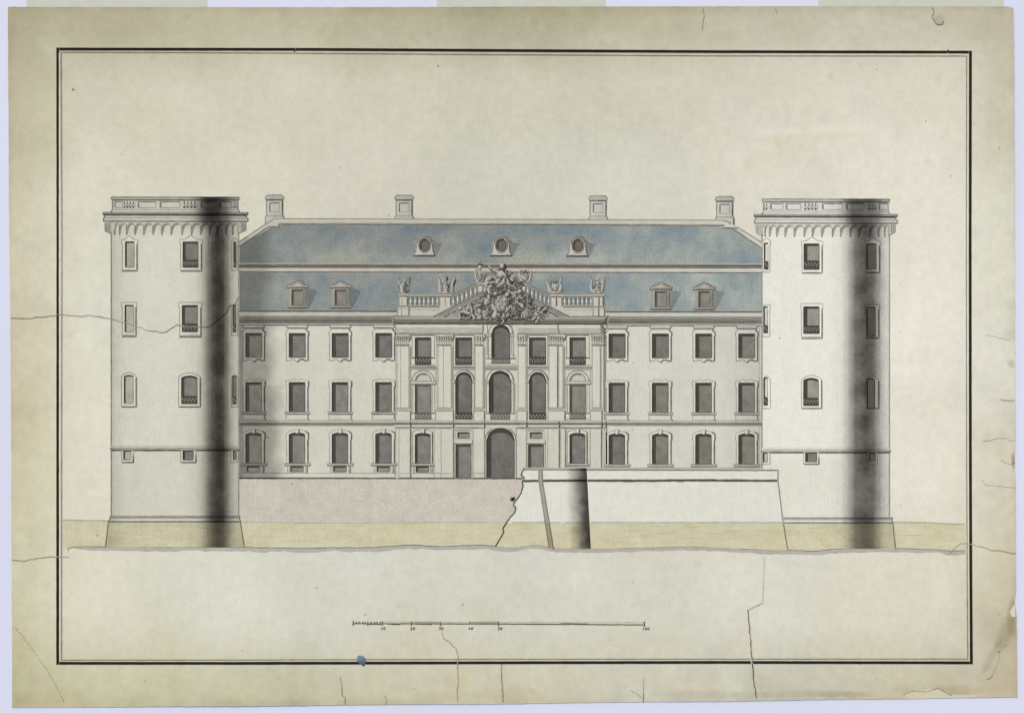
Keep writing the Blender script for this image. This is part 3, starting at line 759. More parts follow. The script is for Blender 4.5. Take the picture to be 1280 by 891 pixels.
        frame(p, q, base, 5, 1.05 if not w.get('tb') else 1.15, [(f1 - (0 if seg or st_ == 'flat' else .9), fy0 + 6), (f1 - (0 if seg or st_ == 'flat' else .9), fy1), (f0 + 1, fy1)] if f1 - f0 > 12 else None)
        if w.get('rail'):
            railing(p, a + .2, w['rail'], d - .2, e, 7, False, w.get('tb'))
    return t

tl_base = tower_l
dkl = lambda x, y: tuple(max(.35, v) for v in mul((1, 1, 1), 1 - .75 * dens_l(x, y)))
dkr = lambda x, y: (lambda v: (v, v * .99, v * .98))(max(.36, 1 - .72 * dens_r(x, y)))
GLZ = (168, 163, 150)
make_tower(dict(dens=dens_l, base=tower_l, batter=batter_l, shaft=(139.2, 298.4), dy=0, torus=646.2, foot=(135.6, 300.6, 132, 305.4), footy=(652, 684), string=557.6,
    par=(139.4, 298.4), cor=(129.2, 309.4),
    panels=[(143.5,153.3),(172.6,194.6),(200.4,225),(251.7,272.4),(274.8,289.7)], balus=[(155.3,170,4),(230,247.6,4),(292.3,297.2,2)],
    tips=[143.5,149.8,158.5,169,180,191.5,202.5,214.3,227.6,239.7,251.2,262.2,271.6,282.6,291,297.6],
    wins=[dict(r=(151.9,299,172.3,338.4,157,302.4,168,334.2), style='peak', peak=161.6, pane=GLZ, rl=1.8, rt=1.4),
          dict(r=(225,299,252.8,338.7,228.9,302.6,247.7,334.2), style='peak', peak=238.5, rail=325, rl=3.2),
          dict(r=(289.8,300,297.4,338,292.4,302.6,295.2,334.2), style='peak', rl=1.0, rt=.6, pane=(96,90,82), rail=326),
          dict(r=(152,378,171,420.5,156.5,381.7,167.6,415.3), style='ear', pane=GLZ, rl=1.6, rt=1.2),
          dict(r=(223.7,378,252.2,421,228,382,247,414.7), style='ear', rail=405, rl=3.4),
          dict(r=(289.6,380,297.4,419,291.4,382,295,415.2), style='ear', rl=1.2, rt=.8, pane=(110,104,95), rail=406),
          dict(r=(152,465.6,170.3,508.5,155.6,469.2,166.8,504.6), style='arch', rise=1.6, pane=GLZ, rl=1.6, rt=1.2),
          dict(r=(223.4,466,250.4,508.5,227.1,470,246.6,504.6), style='arch', rail=495.4, rl=3.6),
          dict(r=(289.4,468,297.2,508.4,291,470,295.4,505), style='arch', rise=1, rl=1.2, rt=1, pane=(112,106,96), rail=496),
          dict(r=(152.5,563.2,166.7,578,154.9,563.8,164,574.8), style='flat', pane=GLZ, rl=1.6, rt=.6),
          dict(r=(226,563.2,244.9,578,228.9,563.8,241.8,575), style='flat', rl=2.6, rt=.8),
          dict(r=(288.6,563.2,296.2,577.8,291.8,563.8,295,574.8), style='flat', rl=.9, rt=.5, pane=(120,114,104))]),
    'left round tower with corbelled parapet, a long crack crossing its wall')
make_tower(dict(dens=dens_r, base=tower_r, batter=batter_r, shaft=(952.6, 1111.7), dy=2.4, torus=648.0, foot=(950, 1116, 950, 1119.4), footy=(653.4, 686), string=560.4, hid=True,
    par=(952.9, 1111.2), cor=(943, 1121),
    panels=[(963,979),(982.6,1000.7),(1028,1053),(1058,1080),(1098.6,1109.6)], balus=[(954.6,960.8,2),(1006,1023.5,4),(1084.8,1096.5,4)],
    tips=[952.8,956.4,962.2,971,981.4,993,1005.4,1015.6,1027.4,1040.8,1051,1062.8,1073.8,1087,1098,1106,1111],
    wins=[dict(r=(953.4,300.4,963,340,955.4,304,960.2,336.6), style='peak', pane=(206,202,190), rl=1.4, rt=1.2, rail=327),
          dict(r=(1001.5,300.9,1028.5,341.2,1005,305,1024,336.8), style='peak', peak=1014.8, pane=(150,146,138), rail=326.2, rl=4.2, rt=2.6),
          dict(r=(1081.4,301,1100.5,340.6,1083.7,305,1095,336.8), style='peak', peak=1091, rl=1.2, rt=1.2, pane=(128,122,114), tb=dkr),
          dict(r=(953.4,380.4,962.8,420.5,954.8,383.4,959.6,416.2), style='ear', pane=(206,202,190), rl=1.3, rt=1.2, rail=407),
          dict(r=(1001,379.6,1028.5,422.8,1004.6,383.6,1024,416.9), style='ear', pane=(158,154,146), rail=407.4, rl=4.6, rt=2.4),
          dict(r=(1081.6,381,1099.4,422.6,1083.7,383.8,1094,420.4), style='ear', rl=1, rt=1, pane=(128,122,114), tb=dkr),
          dict(r=(953.4,470,962.8,510.4,955,472,959.4,506.6), style='arch', rise=1.2, pane=(210,206,194), rl=1.3, rt=1.2, rail=497),
          dict(r=(1002,469.2,1027,510.4,1004.6,472.8,1023,507), style='arch', pane=(156,152,142), rail=497.6, rl=4.8, rt=2.4),
          dict(r=(1082.4,470,1098.4,510.4,1084,473,1093.4,510), style='arch', rise=1.4, rl=1, rt=1, pane=(128,122,114), tb=dkr),
          dict(r=(953.4,565.8,962.2,580,954.4,566.2,959.5,577.7), style='flat', pane=(196,192,180), rl=1.2, rt=.8),
          dict(r=(1004.6,565.8,1023.5,580,1007,566.2,1021,577.4), style='flat', rl=3, rt=.8),
          dict(r=(1084.8,565.8,1096.5,579.4,1087,566.2,1094.2,577), style='flat', rl=1, rt=.8, pane=(128,122,114), tb=dkr)]),
    'right round tower with corbelled parapet beside the white bastion wall')

# ------------------------------------------------------------------ the palace
pal = thing('palace', 'wide three storey palace with blue mansard roof between two round towers', 'palace', 626, 598)
k = Ink(2, wall_c, .25)
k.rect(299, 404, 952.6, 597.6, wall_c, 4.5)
for xx, tt in ((299.6, .5), (301.2, .62), (303, .55)): k.line([(xx, 405), (xx, 597)], .6, tt, soft=.4)
k.line([(949, 406), (949, 585)], .6, .72, soft=.4); k.line([(952.4, 290), (952.4, 585)], .7, .5, soft=.4)
k.line([(303, 591.4), (495, 591.6)], .5, .62, soft=.4)
k.line([(757, 584.9), (950, 585)], .5, .6, soft=.4)
k.line([(299, 597.6), (480, 597.8), (653, 598)], 1.2, .22, soft=.35)
build('wall', k, 'watercolour_wash', pal)
# upper roof and lower mansard slope
k = Ink(2, roof_c, .8)
rl_ = lambda x: 277 if x > 344 else 277 + (344 - x) * .70
rr_ = lambda x: 279 if x < 915 else 279 + (x - 915) * .72
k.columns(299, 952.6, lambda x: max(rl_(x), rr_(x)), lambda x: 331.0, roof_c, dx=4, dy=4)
ro = build('roof', k, 'watercolour_wash', pal)
k = Ink(2, roof_c, .8)
k.columns(299, 952.6, lambda x: 337.0, lambda x: 390.0, roof_c, dx=4, dy=4)
for i in range(14):
    x, y = random.uniform(310, 940), random.uniform(342, 384); r = random.uniform(.4, .9)
    k.poly([(x - r, y - r), (x + r, y - r * .6), (x + r * .7, y + r), (x - r * .6, y + r)], .5)
build('roof', k, 'watercolour_wash', pal)
stone = lambda x, y: mul(mix(c_(190, 185, 171), c_(202, 198, 186), sm(640, 950, x)), (1 + .04 * nz(x, y, 20, 91)) * (1 - .30 * (1 - sm(325, 345, x + 3 * nz(x, y, 20, 1))) * (y > 296)))
# ridge coping with its hips
k = Ink(4, stone, .25); k.k = 20
k.quad((340, 273.4), (906, 275.2), (906, 281.8), (348, 280.2), stone, 6)
k.quad((299, 302.4), (341.8, 273.8), (347, 279.2), (299, 308.2), stone, 5)
k.quad((331, 282.6), (347.5, 276), (349.6, 283.6), (336, 283.8), stone, 4)
k.quad((905, 275.4), (922, 284.4), (952.6, 303.4), (952.6, 310.6), stone, 5)
k.quad((898, 277), (908, 275.4), (923.4, 285.2), (901.6, 285.4), stone, 4)
k.line([(341.8, 273.4), (640, 274.2), (906, 275.4)], .6, .55, soft=.4); k.line([(349, 278.6), (640, 279.2), (905, 280.6)], .5, .75, soft=.4)
k.line([(348, 280.3), (640, 280.8), (905.5, 282)], 1.1, .34, soft=.5)
k.line([(299, 302.4), (341.8, 273.8)], .7, .5, soft=.4); k.line([(299, 308.3), (335.6, 283.6), (350, 283.6), (348, 279.8)], 1.0, .34, soft=.4)
k.line([(901.4, 285.2), (922.6, 285.2)], 1.1, .34, soft=.4); k.line([(922, 284.2), (952.6, 303.2)], .7, .5, soft=.4); k.line([(915, 286), (952.6, 310.6)], 1.0, .38, soft=.4)
k.line([(905, 276.4), (909, 276.6), (914, 280)], .8, .4, soft=.3)
build('ridge_coping', k, 'iron_gall_ink', pal)
# moulding between the two roof slopes
k = Ink(3, stone, .25)
k.band(299, 329.4, 952.6, 339.8, lambda x, y: mul(stone(x, y), 1 - .58 * sm(330.2, 331.4, y) * (1 - sm(334.0, 335.2, y))), 1.1)
for y0, w, t in ((329.3, .5, .6), (331.2, .9, .40), (333.9, .9, .42), (339.9, 1.0, .36)):
    k.line([(299, y0), (640, y0 + .4), (952.6, y0 + 1.1)], w, t, soft=.45)
build('roof_moulding', k, 'iron_gall_ink', pal)
# main cornices, left and right of the centre block
def cornice(x0, x1, dy):
    k = Ink(3, stone, .25)
    k.band(x0, 388.2 + dy, x1, 406.2 + dy, lambda x, y: mul(stone(x, y), 1.02 - .50 * sm(395.4, 397.2, y - dy) * (1 - sm(402.8, 404.4, y - dy)) - .06), 1.3)
    for y0, w, t in ((388.8, 1.3, .33), (395.4, .7, .42), (397.6, .5, .72), (399.6, .6, .62), (401.4, .8, .5), (403.6, .8, .48), (406.2, .9, .34)):
        k.line([(x0, y0 + dy), (x1, y0 + dy + .2)], w, t, soft=.4)
    build('cornice', k, 'iron_gall_ink', pal)
cornice(299, 496, 0); cornice(756, 952.6, .8)
# storey band
def band(x0, x1, dy):
    k = Ink(3, wall_c, .25)
    k.band(x0, 525.6 + dy, x1, 532 + dy, lambda x, y: mul(wall_c(x, y), 1 - .42 * sm(526, 529.5, y - dy) * (1 - sm(530.2, 532.4, y - dy))), 1.2)
    k.line([(x0, 526 + dy), (x1, 526 + dy)], .6, .62, soft=.5); k.line([(x0, 529.4 + dy), (x1, 529.6 + dy)], 1.3, .52, soft=.6); k.line([(x0, 531.6 + dy), (x1, 531.8 + dy)], .8, .55, soft=.5)
    build('storey_band', k, 'iron_gall_ink', pal)
band(299, 494, 0); band(757, 952.6, 0)
# wing windows: three storeys, four to a wing
def wing_window(cx, row, dy, vents, shade):
    B = wall_c
    hw = 10.1
    pane = (124, 118, 109) if shade < 1 else random.choice(((123, 119, 112), (129, 125, 118), (118, 115, 110)))
    k = Ink(6, B, 1.0)
    if row == 0:
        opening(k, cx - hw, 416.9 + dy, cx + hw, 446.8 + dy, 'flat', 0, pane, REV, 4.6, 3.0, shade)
        p = build('window', k, 'watercolour_wash', pal)
        f0, f1, y0, y1 = cx - 14.2, cx + 14.2, 411 + dy, 450.6 + dy
        frame(p, [(f0 + .8, y1), (f0 + .8, y0 + 9), (f0, y0 + 8), (f0, y0 + 4.4), (f0 + 3.6, y0), (f1 - 3.6, y0), (f1, y0 + 4.4), (f1, y0 + 8), (f1 - .8, y0 + 9), (f1 - .8, y1), (f1 - 5, y1), (f1 - 6.4, y1 - 1.4), (cx + 3, y1 - 1.2), (cx + 2, y1 + .9), (cx, y1 + 1.6), (cx - 2, y1 + .9), (cx - 3, y1 - 1.2), (f0 + 6.4, y1 - 1.4), (f0 + 5, y1)], B, 5, 1.05, [(f1 - 3.6, y0 + .4), (f1, y0 + 4.4), (f1, y0 + 8), (f1 - .8, y0 + 9), (f1 - .8, y1), (f1 - 5, y1), (f1 - 6.4, y1 - 1.4), (cx + 3, y1 - 1.2), (cx + 1.6, y1 + 1), (cx - .6, y1 + 1.2)])
        kk = Ink(6, B, .25)
        kk.rect(cx - 12.6, 406.6 + dy, cx + 12.4, 410.6 + dy, lambda x, y: mul(B(x, y), 1.0 - .22 * sm(407.6, 410, y - dy)), 3)
        kk.line([(cx - 13, 409.8 + dy), (cx + 12.6, 409.9 + dy)], 1.1, .40, soft=.4); kk.line([(cx - 12.6, 407 + dy), (cx - 13.2, 408.6 + dy), (cx - 11.6, 410 + dy)], .8, .4, soft=.3)
        kk.line([(cx + 12.4, 406.8 + dy), (cx + 13.2, 408.4 + dy), (cx + 11.6, 410.4 + dy), (cx + 11, 411.6 + dy)], 1.0, .34, soft=.3)
        build('lintel', kk, 'iron_gall_ink', p)
    elif row == 1:
        opening(k, cx - hw, 478.2 + dy, cx + hw - .4, 514.8 + dy, 'flat', 0, pane, REV, 4.4, 3.0, shade)
        p = build('window', k, 'watercolour_wash', pal)
        f0, f1, y0 = cx - 14.2, cx + 14.2, 475.5 + dy
        sc = [(f0 + 1, 514.6 + dy), (f0 + 1, y0 + 8.4), (f0, y0 + 7), (f0, y0), (cx - 8, y0), (cx - 6.6, y0 - 2), (cx - 4.4, y0 - 2.2), (cx - 2.6, y0 - .4), (cx, y0 - 1), (cx + 2.6, y0 - .4), (cx + 4.4, y0 - 2.2), (cx + 6.6, y0 - 2), (cx + 8, y0), (f1, y0), (f1, y0 + 7), (f1 - 1, y0 + 8.4), (f1 - 1, 514.6 + dy)]
        frame(p, sc, B, 5, 1.04, [(f1, y0 + 1), (f1, y0 + 7), (f1 - 1, y0 + 8.4), (f1 - 1, 514.4 + dy)], t=.62)
        kk = Ink(6, B, .25)
        kk.rect(cx - 16, 514.8 + dy, cx + 16.2, 517.4 + dy, .9, 4)
        kk.line([(cx - 16, 515 + dy), (cx + 16.2, 515 + dy)], .7, .45, soft=.35); kk.line([(cx - 15.6, 517.3 + dy), (cx + 15.6, 517.5 + dy)], 1.1, .40, soft=.4)
        kk.line([(cx - 14, 518 + dy), (cx - 14.2, 524.5 + dy)], .6, .6, soft=.35); kk.line([(cx + 13.2, 518 + dy), (cx + 13.2, 522 + dy), (cx + 15, 525.6 + dy)], .9, .36, soft=.35)
        kk.line([(cx - 13, 524 + dy), (cx + 13, 524 + dy)], .5, .72, soft=.35)
        build('sill', kk, 'iron_gall_ink', p)
    else:
        opening(k, cx - hw, 541 + dy, cx + hw - .6, 579.2 + dy, 'seg', 2.2, pane, REV, 4.4, 3.2, shade)
        p = build('window', k, 'watercolour_wash', pal)
        f0, f1, y0 = cx - 14, cx + 14, 536.8 + dy
        frame(p, [(f0 + .8, 579 + dy), (f0 + .8, y0 + 13), (f0, y0 + 12), (f0, y0 + 4.6), (f0 + 5, y0 + 1.6), (cx - 3, y0 + .5), (cx - 3.2, y0 - .4), (cx + 2.6, y0 - .4), (cx + 2.6, y0 + .6), (f1 - 5, y0 + 1.6), (f1, y0 + 4.6), (f1, y0 + 12), (f1 - .8, y0 + 13), (f1 - .8, 579 + dy)], B, 5, 1.04, [(f1 - 4, y0 + 2), (f1, y0 + 4.6), (f1, y0 + 12), (f1 - .8, y0 + 13), (f1 - .8, 579 + dy)], t=.6)
        kk = Ink(7, B, .2)
        kk.poly([(cx - 3.0, y0 - .3), (cx + 2.4, y0 - .3), (cx + 1.6, y0 + 4.6), (cx - 2.0, y0 + 4.6)], 1.04)
        kk.line([(cx + 2.4, y0 - .5), (cx + 1.7, y0 + 4.6)], 1.0, .34, soft=.3); kk.line([(cx - 3, y0 - .3), (cx - 2, y0 + 4)], .45, .7, soft=.3)
        build('keystone', kk, 'iron_gall_ink', p)
        strip(p, 'sill', cx - 16, 579.2 + dy, cx + 16.2, 581.8 + dy, B, 6, .86, .42, .42, .9)
        if vents:
            kk = Ink(6, B, .3)
            opening(kk, cx - 8.2, 583.3, cx + 7.6, 589.8, 'flat', 0, (140, 135, 127), REV, 1.4, 1.4, shade)
            build('vent', kk, 'watercolour_wash', p)
            kk = Ink(5, B, .2)
            for xx in (cx - 12.4, cx - 10): kk.line([(xx, 582), (xx, 591.2)], .5, .6, soft=.35)
            kk.line([(cx + 12.4, 582), (cx + 12.4, 591.2)], 1.0, .38, soft=.4); kk.line([(cx + 10.4, 582), (cx + 10.4, 591.2)], .5, .65, soft=.35)
            build('apron', kk, 'iron_gall_ink', p)
for cx in (317.4, 371.7, 425.4, 479.8):
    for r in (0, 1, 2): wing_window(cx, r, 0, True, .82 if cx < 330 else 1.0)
for cx in (771.4, 825.6, 879.7, 933.5):
    wing_window(cx, 0, .7, False, .96); wing_window(cx, 1, .8, False, .96); wing_window(cx, 2, 1.2, False, .96)

# chimneys
def chimney(xc, y0, yb, lb, slope=0):
    B = lambda x, y: mul(c_(191, 187, 175) if xc < 600 else c_(198, 194, 184), (1 + .05 * nz(x, y, 8, 14)) * (1.03 - .10 * sm(xc - 8, xc + 10, x)))
    k = Ink(3, B, .3)
    k.rect(xc - 9.9, y0 + 5, xc + 9.9, y0 + 27, B, 4)
    l, r = (yb + (9 if slope < 0 else 0)), (yb + (9 if slope > 0 else 0))
    k.quad((xc - 11, y0 + 26), (xc + 11, y0 + 26), (xc + 11.6, r), (xc - 11.6, l), B, 4)
    for xx, t, w in ((xc - 9.9, .5, .7), (xc + 9.9, .34, 1.2)): k.line([(xx, y0 + 6), (xx, y0 + 25), (xx + (1 if xx > xc else -1) * 1.4, y0 + 27.4), (xx + (1 if xx > xc else -1) * 1.6, r if xx > xc else l)], w, t, soft=.4)
    k.line([(xc - 10, y0 + 25), (xc + 10, y0 + 25)], .6, .6, soft=.4); k.line([(xc - 10, y0 + 27), (xc + 11, y0 + 27)], .4, .7, soft=.4)
    ch = build('chimney', k, 'watercolour_wash', pal)
    k = Ink(4, B, .25)
    k.quad((xc - 9, y0), (xc + 9, y0), (xc + 11.4, y0 + 2.2), (xc - 11.4, y0 + 2.2), B, 4)
    k.rect(xc - 11.4, y0 + 2.2, xc + 11.4, y0 + 6, lambda x, y: mul(B(x, y), 1 - .3 * sm(y0 + 3, y0 + 5, y)), 3)
    k.line([(xc - 11.4, y0 + 5), (xc - 11.4, y0 + 2.2), (xc - 9, y0), (xc + 9, y0), (xc + 11.4, y0 + 2.2), (xc + 11.4, y0 + 5)], .7, .45, soft=.35); k.line([(xc - 10.6, y0 + 5.8), (xc + 10.6, y0 + 5.8)], 1.3, .34, soft=.4)
    k.line([(xc - 11, y0 + 2.4), (xc + 11, y0 + 2.4)], .4, .65, soft=.35)
    build('cap', k, 'iron_gall_ink', ch)
    k = Ink(4, B, .25)
    k.rect(xc - 6, y0 + 9.6, xc + 6.2, y0 + 21, .96, 4)
    k.line([(xc - 5.8, y0 + 21), (xc - 5.8, y0 + 9.6), (xc + 6.2, y0 + 9.6)], 1.0, .38, soft=.4); k.line([(xc + 6.2, y0 + 9.6), (xc + 6.2, y0 + 21), (xc - 5.6, y0 + 21)], .5, .62, soft=.4)
    build('panel', k, 'iron_gall_ink', ch)
chimney(343.2, 244, 272.8, '', -1); chimney(505.2, 244.2, 274.6, ''); chimney(747.6, 245, 275.6, ''); chimney(905.8, 245.8, 276, '', 1)

# round bull's-eye dormers and pedimented dormers
def shadow(k, pts): k.poly(pts, .66, .9)
def oculus(xc, yc):
    B = lambda x, y: mul(c_(192, 189, 178), 1.04 - .16 * sm(xc - 8, xc + 12, x))
    k = Ink(4, roof_c, .5)
    shadow(k, [(xc + 9, yc - 8.5), (xc + 14, yc - 3.4), (xc + 23, yc - 1.6), (xc + 20, yc + 1.4), (xc + 15, yc + 13), (xc + 9, yc + 12)])
    k.base = B
    body = [(xc - 14.2, yc + 13.4), (xc - 11, yc + 8), (xc - 10.2, yc + 2), (xc - 10.4, yc - 2.6), (xc - 13, yc - 2.8), (xc - 13, yc - 4.4), (xc - 9.6, yc - 4.8), (xc - 7, yc - 9.4), (xc - 3, yc - 12), (xc + .4, yc - 12.6), (xc + 4, yc - 11.8), (xc + 7.6, yc - 9), (xc + 9.8, yc - 4.8), (xc + 12.6, yc - 4.4), (xc + 12.6, yc - 2.8), (xc + 10.2, yc - 2.6), (xc + 10.4, yc + 3), (xc + 11, yc + 8), (xc + 13.6, yc + 13.4)]
    k.poly(body, B); k.line(body, .7, .45, soft=.35, close=True, step=3)
    k.line([(xc + 4, yc - 11.8), (xc + 7.6, yc - 9), (xc + 9.8, yc - 4.8), (xc + 12.8, yc - 4.2), (xc + 12.6, yc - 2.8)], 1.2, .3, soft=.4)
    k.line([(xc + 10.3, yc - 2), (xc + 10.4, yc + 3), (xc + 11, yc + 8), (xc + 13.4, yc + 13.2)], 1.2, .3, soft=.4)
    k.line([(xc - 14.2, yc + 13.4), (xc + 13.8, yc + 13.4)], 1.6, .26, soft=.4)
    k.line([(xc + 9.2 * math.cos(a), yc - 1.6 + 9.6 * math.sin(a)) for a in [math.pi * (1.02 + .96 * i / 12) for i in range(13)]], 1.0, .38, soft=.35, step=2)
    d = build('dormer', k, 'watercolour_wash', pal)
    k = Ink(5, B, .3)
    el = lambda rx, ry, n=22: [(xc + rx * math.cos(2 * math.pi * i / n), yc + ry * math.sin(2 * math.pi * i / n)) for i in range(n)]
    k.poly(el(7.5, 9.2), 1.06); k.line(el(7.6, 9.3), .7, .38, soft=.35, close=True, step=2)
    build('frame', k, 'iron_gall_ink', d)
    k = Ink(6, B, .5)
    k.poly(el(6.0, 7.5), c_(108, 101, 92))
    k.base = lambda x, y: c_(108, 101, 92)
    k.line([(xc + 5.2 * math.cos(a), yc + 6.7 * math.sin(a)) for a in [math.pi * (.75 + .9 * i / 12) for i in range(13)]], 1.8, .52, soft=.5, step=2)
    k.line(el(6.0, 7.5), .5, .5, soft=.3, close=True, step=2)
    build('pane', k, 'watercolour_wash', d)
oculus(530.8, 306.4); oculus(626.8, 306.4); oculus(722.3, 306.8)
def gable(xc, ya):
    B = lambda x, y: mul(c_(186, 182, 171), 1.05 - .14 * sm(xc - 8, xc + 12, x))
    k = Ink(4, roof_c, .5)
    yb = ya + 33.6
    shadow(k, [(xc + 11, ya + 9), (xc + 25, ya + 12.6), (xc + 15.2, yb - 1), (xc + 10.6, yb - 1)])
    k.base = B
    k.rect(xc - 10.4, ya + 9, xc + 10.4, yb - 1.6, B, 5)
    for xx, t, w in ((xc - 10.4, .5, .6), (xc - 8.6, .65, .5), (xc + 8.6, .45, .6), (xc + 10.4, .34, 1.0)): k.line([(xx, ya + 10), (xx, yb - 2)], w, t, soft=.35)
    d = build('dormer', k, 'watercolour_wash', pal)
    k = Ink(5, B, .3)
    k.poly([(xc - 14.4, ya + 9), (xc - 14.6, ya + 7.2), (xc, ya), (xc + 14.6, ya + 7.2), (xc + 14.2, ya + 9)], B)
    k.line([(xc - 14.6, ya + 7.4), (xc, ya), (xc + 14.6, ya + 7.4)], 1.0, .40, soft=.4); k.line([(xc - 9.4, ya + 6.8), (xc, ya + 2.6), (xc + 9.4, ya + 6.8)], .6, .5, soft=.35)
    k.line([(xc - 14.2, ya + 9.2), (xc + 14.2, ya + 9.2)], 1.3, .34, soft=.4); k.line([(xc - 10, ya + 7.2), (xc + 10, ya + 7.2)], .5, .55, soft=.35)
    build('pediment', k, 'iron_gall_ink', d)
    k = Ink(6, B, .5)
    opening(k, xc - 7.2, ya + 11.8, xc + 7.2, yb - 2.2, 'flat', 0, (136, 130, 120), (92, 86, 78), 2.6, 1.8)
    build('pane', k, 'watercolour_wash', d)
    strip(d, 'sill', xc - 13, yb - 2.2, xc + 13, yb + .4, B, 6, .85, .45, .3, 1.1)
gable(372.1, 350.6); gable(426, 350.8); gable(826.2, 352.6); gable(880.5, 352.8)

# ------------------------------------------------------------------ centre block
cen = lambda x, y: mul(c_(201, 198, 183), (1 + .04 * nz(x, y, 22, 15)) * (1 + .02 * sm(500, 750, x)))
k = Ink(3, cen, .3)
k.rect(494, 404, 756.6, 597.6, cen, 5)
k.line([(499, 597.8), (653, 598)], 1.2, .22, soft=.35)
build('front', k, 'watercolour_wash', pal)
# pilasters: x0, x1, inner lines, dark right edge
def pilaster(x0, x1, inner, cap0, cap1, ped):
    k = Ink(4, cen, .25)
    k.rect(x0, 431, x1, 511, 1.04, 5)
    k.base = lambda x, y: mul(cen(x, y), 1.04)
    k.line([(x0, 431), (x0, 510)], .6, .6, soft=.35); k.line([(x1, 431), (x1, 510)], .6, .5, soft=.35)
    for xx, w, t in inner: k.line([(xx, 431), (xx, 510)], w, t, soft=.35)
    p = build('pilaster', k, 'watercolour_wash', pal)
    k = Ink(3, cen, .3)
    k.k = 20; k.rect(x1 + .3, 433, x1 + 3.0, 511, .48, 6)
    build('shadow_wash', k, 'watercolour_wash', p)
    k = Ink(5, lambda x, y: mul(cen(x, y), .95), .3)
    k.rect(x0 - .6, 417.6, x1 + .6, 432, lambda x, y: mul(cen(x, y), .90), 4)
    k.quad((cap0, 417.2), (cap1, 417.2), (x1 + .6, 426), (x0 - .6, 426), lambda x, y: mul(cen(x, y), .86), 4)
    k.line([(cap0, 417.6), (cap1, 417.8)], .8, .5, soft=.35)
    rn = random.Random(int(x0))
    n = max(3, int((x1 - x0) / 2.6))
    for i in range(n + 1):
        xx = x0 + (x1 - x0) * i / n
        k.line([(xx - 1.2, 420 + rn.uniform(-.6, .6)), (xx + .6, 422.4), (xx - .6, 425.4)], 1.1, .32, soft=.35, step=1.5)
        k.line([(xx, 426), (xx + .3, 430)], .6, .55, soft=.3, step=2)
        k.poly([(xx + .6, 418.8), (xx + 1.9, 419.6), (xx + 1.4, 421.2), (xx + .5, 420.6)], 1.16)
    k.line([(cap1 - 2.4, 418.4), (cap1 - .8, 420.4), (cap1 - 2.6, 424), (x1 + .6, 426.4)], 1.5, .38, soft=.4); k.line([(cap0 + .6, 418.6), (cap0 + 1.2, 421), (x0, 425)], .9, .45, soft=.4)
    k.line([(x0, 425.6), (x1, 425.8)], .8, .5, soft=.4)
    k.line([(x0 - .8, 431.4), (x1 + .8, 431.6)], 1.1, .38, soft=.4)
    build('capital', k, 'iron_gall_ink', p)
    q0, q1 = ped
    k = Ink(5, cen, .25)
    k.rect(x0 - .8, 509.6, x1 + .8, 513.4, .78, 3)
    k.rect(q0, 513.4, q1, 526, 1.02, 4)
    k.line([(x0 - .8, 510), (x1 + .8, 510)], .7, .5, soft=.4); k.line([(q0, 513.2), (q1, 513.4)], .7, .45, soft=.35)
    k.line([(q1, 513), (q1, 526)], 1.2, .36, soft=.4); k.line([(q0, 513), (q0, 526)], .6, .55, soft=.35)
    build('pedestal', k, 'iron_gall_ink', p)
pilaster(495, 511.2, [(496.6, .5, .7), (500.8, .5, .65)], 493.4, 514.8, (494.4, 513.4))
pilaster(546.4, 564, [(548, .5, .7), (554.4, .5, .62)], 544.6, 568.8, (544.6, 567))
pilaster(593.8, 603.8, [], 592, 608.4, (592, 605.6))
pilaster(647.6, 657.4, [], 646.2, 660.8, (646, 658.8))
pilaster(686.2, 703.6, [(697.2, 1.3, .36), (698.6, .5, .6)], 685.6, 708.8, (685, 706.4))
pilaster(740.2, 754.6, [(750.4, .7, .42), (751.8, .5, .6)], 739, 757.8, (738, 752.6))
k = Ink(5, cen, .4)
k.rect(755.0, 411, 757.6, 526, .40, 5, .6); k.rect(757.0, 533, 759.0, 585, .40, 5, .6)
for y in range(410, 432, 4): k.line([(753.4, y), (757.6, y + 1.6), (755, y + 3)], 1.5, .36, soft=.4, step=2)
k.line([(752, 533), (752, 585)], 1.2, .4, soft=.4); k.line([(755, 533), (755, 585)], .5, .7, soft=.4)
build('edge_wash', k, 'watercolour_wash', pal)
# entablature
k = Ink(4, cen, .25); k.k = 30
k.band(493.4, 404.4, 757, 418, lambda x, y: mul(cen(x, y), 1.03 if y < 411 else .98), 4)
for y, t in ((410.4, .62), (413, .6), (415.8, .42), (417.4, .6)):
    k.line([(494, y), (604, y + .1)], .7, t, soft=.4); k.line([(647, y + .4), (756, y + .6)], .7, t, soft=.4)
k.line([(603.6, 404.6), (604.4, 412), (603.4, 416)], 1.0, .34, soft=.35); k.line([(697.6, 405), (697.6, 411), (699, 416)], 1.1, .4, soft=.4)
for y in range(404, 418, 3): k.line([(750, y), (755.6, y + 1.4), (752, y + 2.6)], 1.2, .40, soft=.4, step=2)
k.line([(494.4, 405), (494.8, 417)], .7, .5, soft=.35)
build('entablature', k, 'iron_gall_ink', pal)
k = Ink(6, cen, .3)
k.band(490, 394.8, 761, 404.6, lambda x, y: mul(cen(x, y), .74 - .30 * sm(396, 402, y)), 1.4)
for y, w, t in ((395, .9, .45), (397.6, .5, .7), (399.8, .7, .55), (401.8, .8, .5), (404.2, 1.2, .36)):
    k.line([(492, y), (640, y + .4), (759, y + .6)], w, t, soft=.4)
for y in range(395, 405, 2): k.line([(760.8 - (y - 395) * .45, y), (757.2 - (y - 395) * .3, y + 1.6)], 1.4, .34, soft=.4, step=2)
for y in range(395, 405, 3): k.line([(489.5 + (y - 395) * .35, y), (493.4, y + 1.4)], .9, .42, soft=.4, step=2)
build('cornice', k, 'iron_gall_ink', pal)
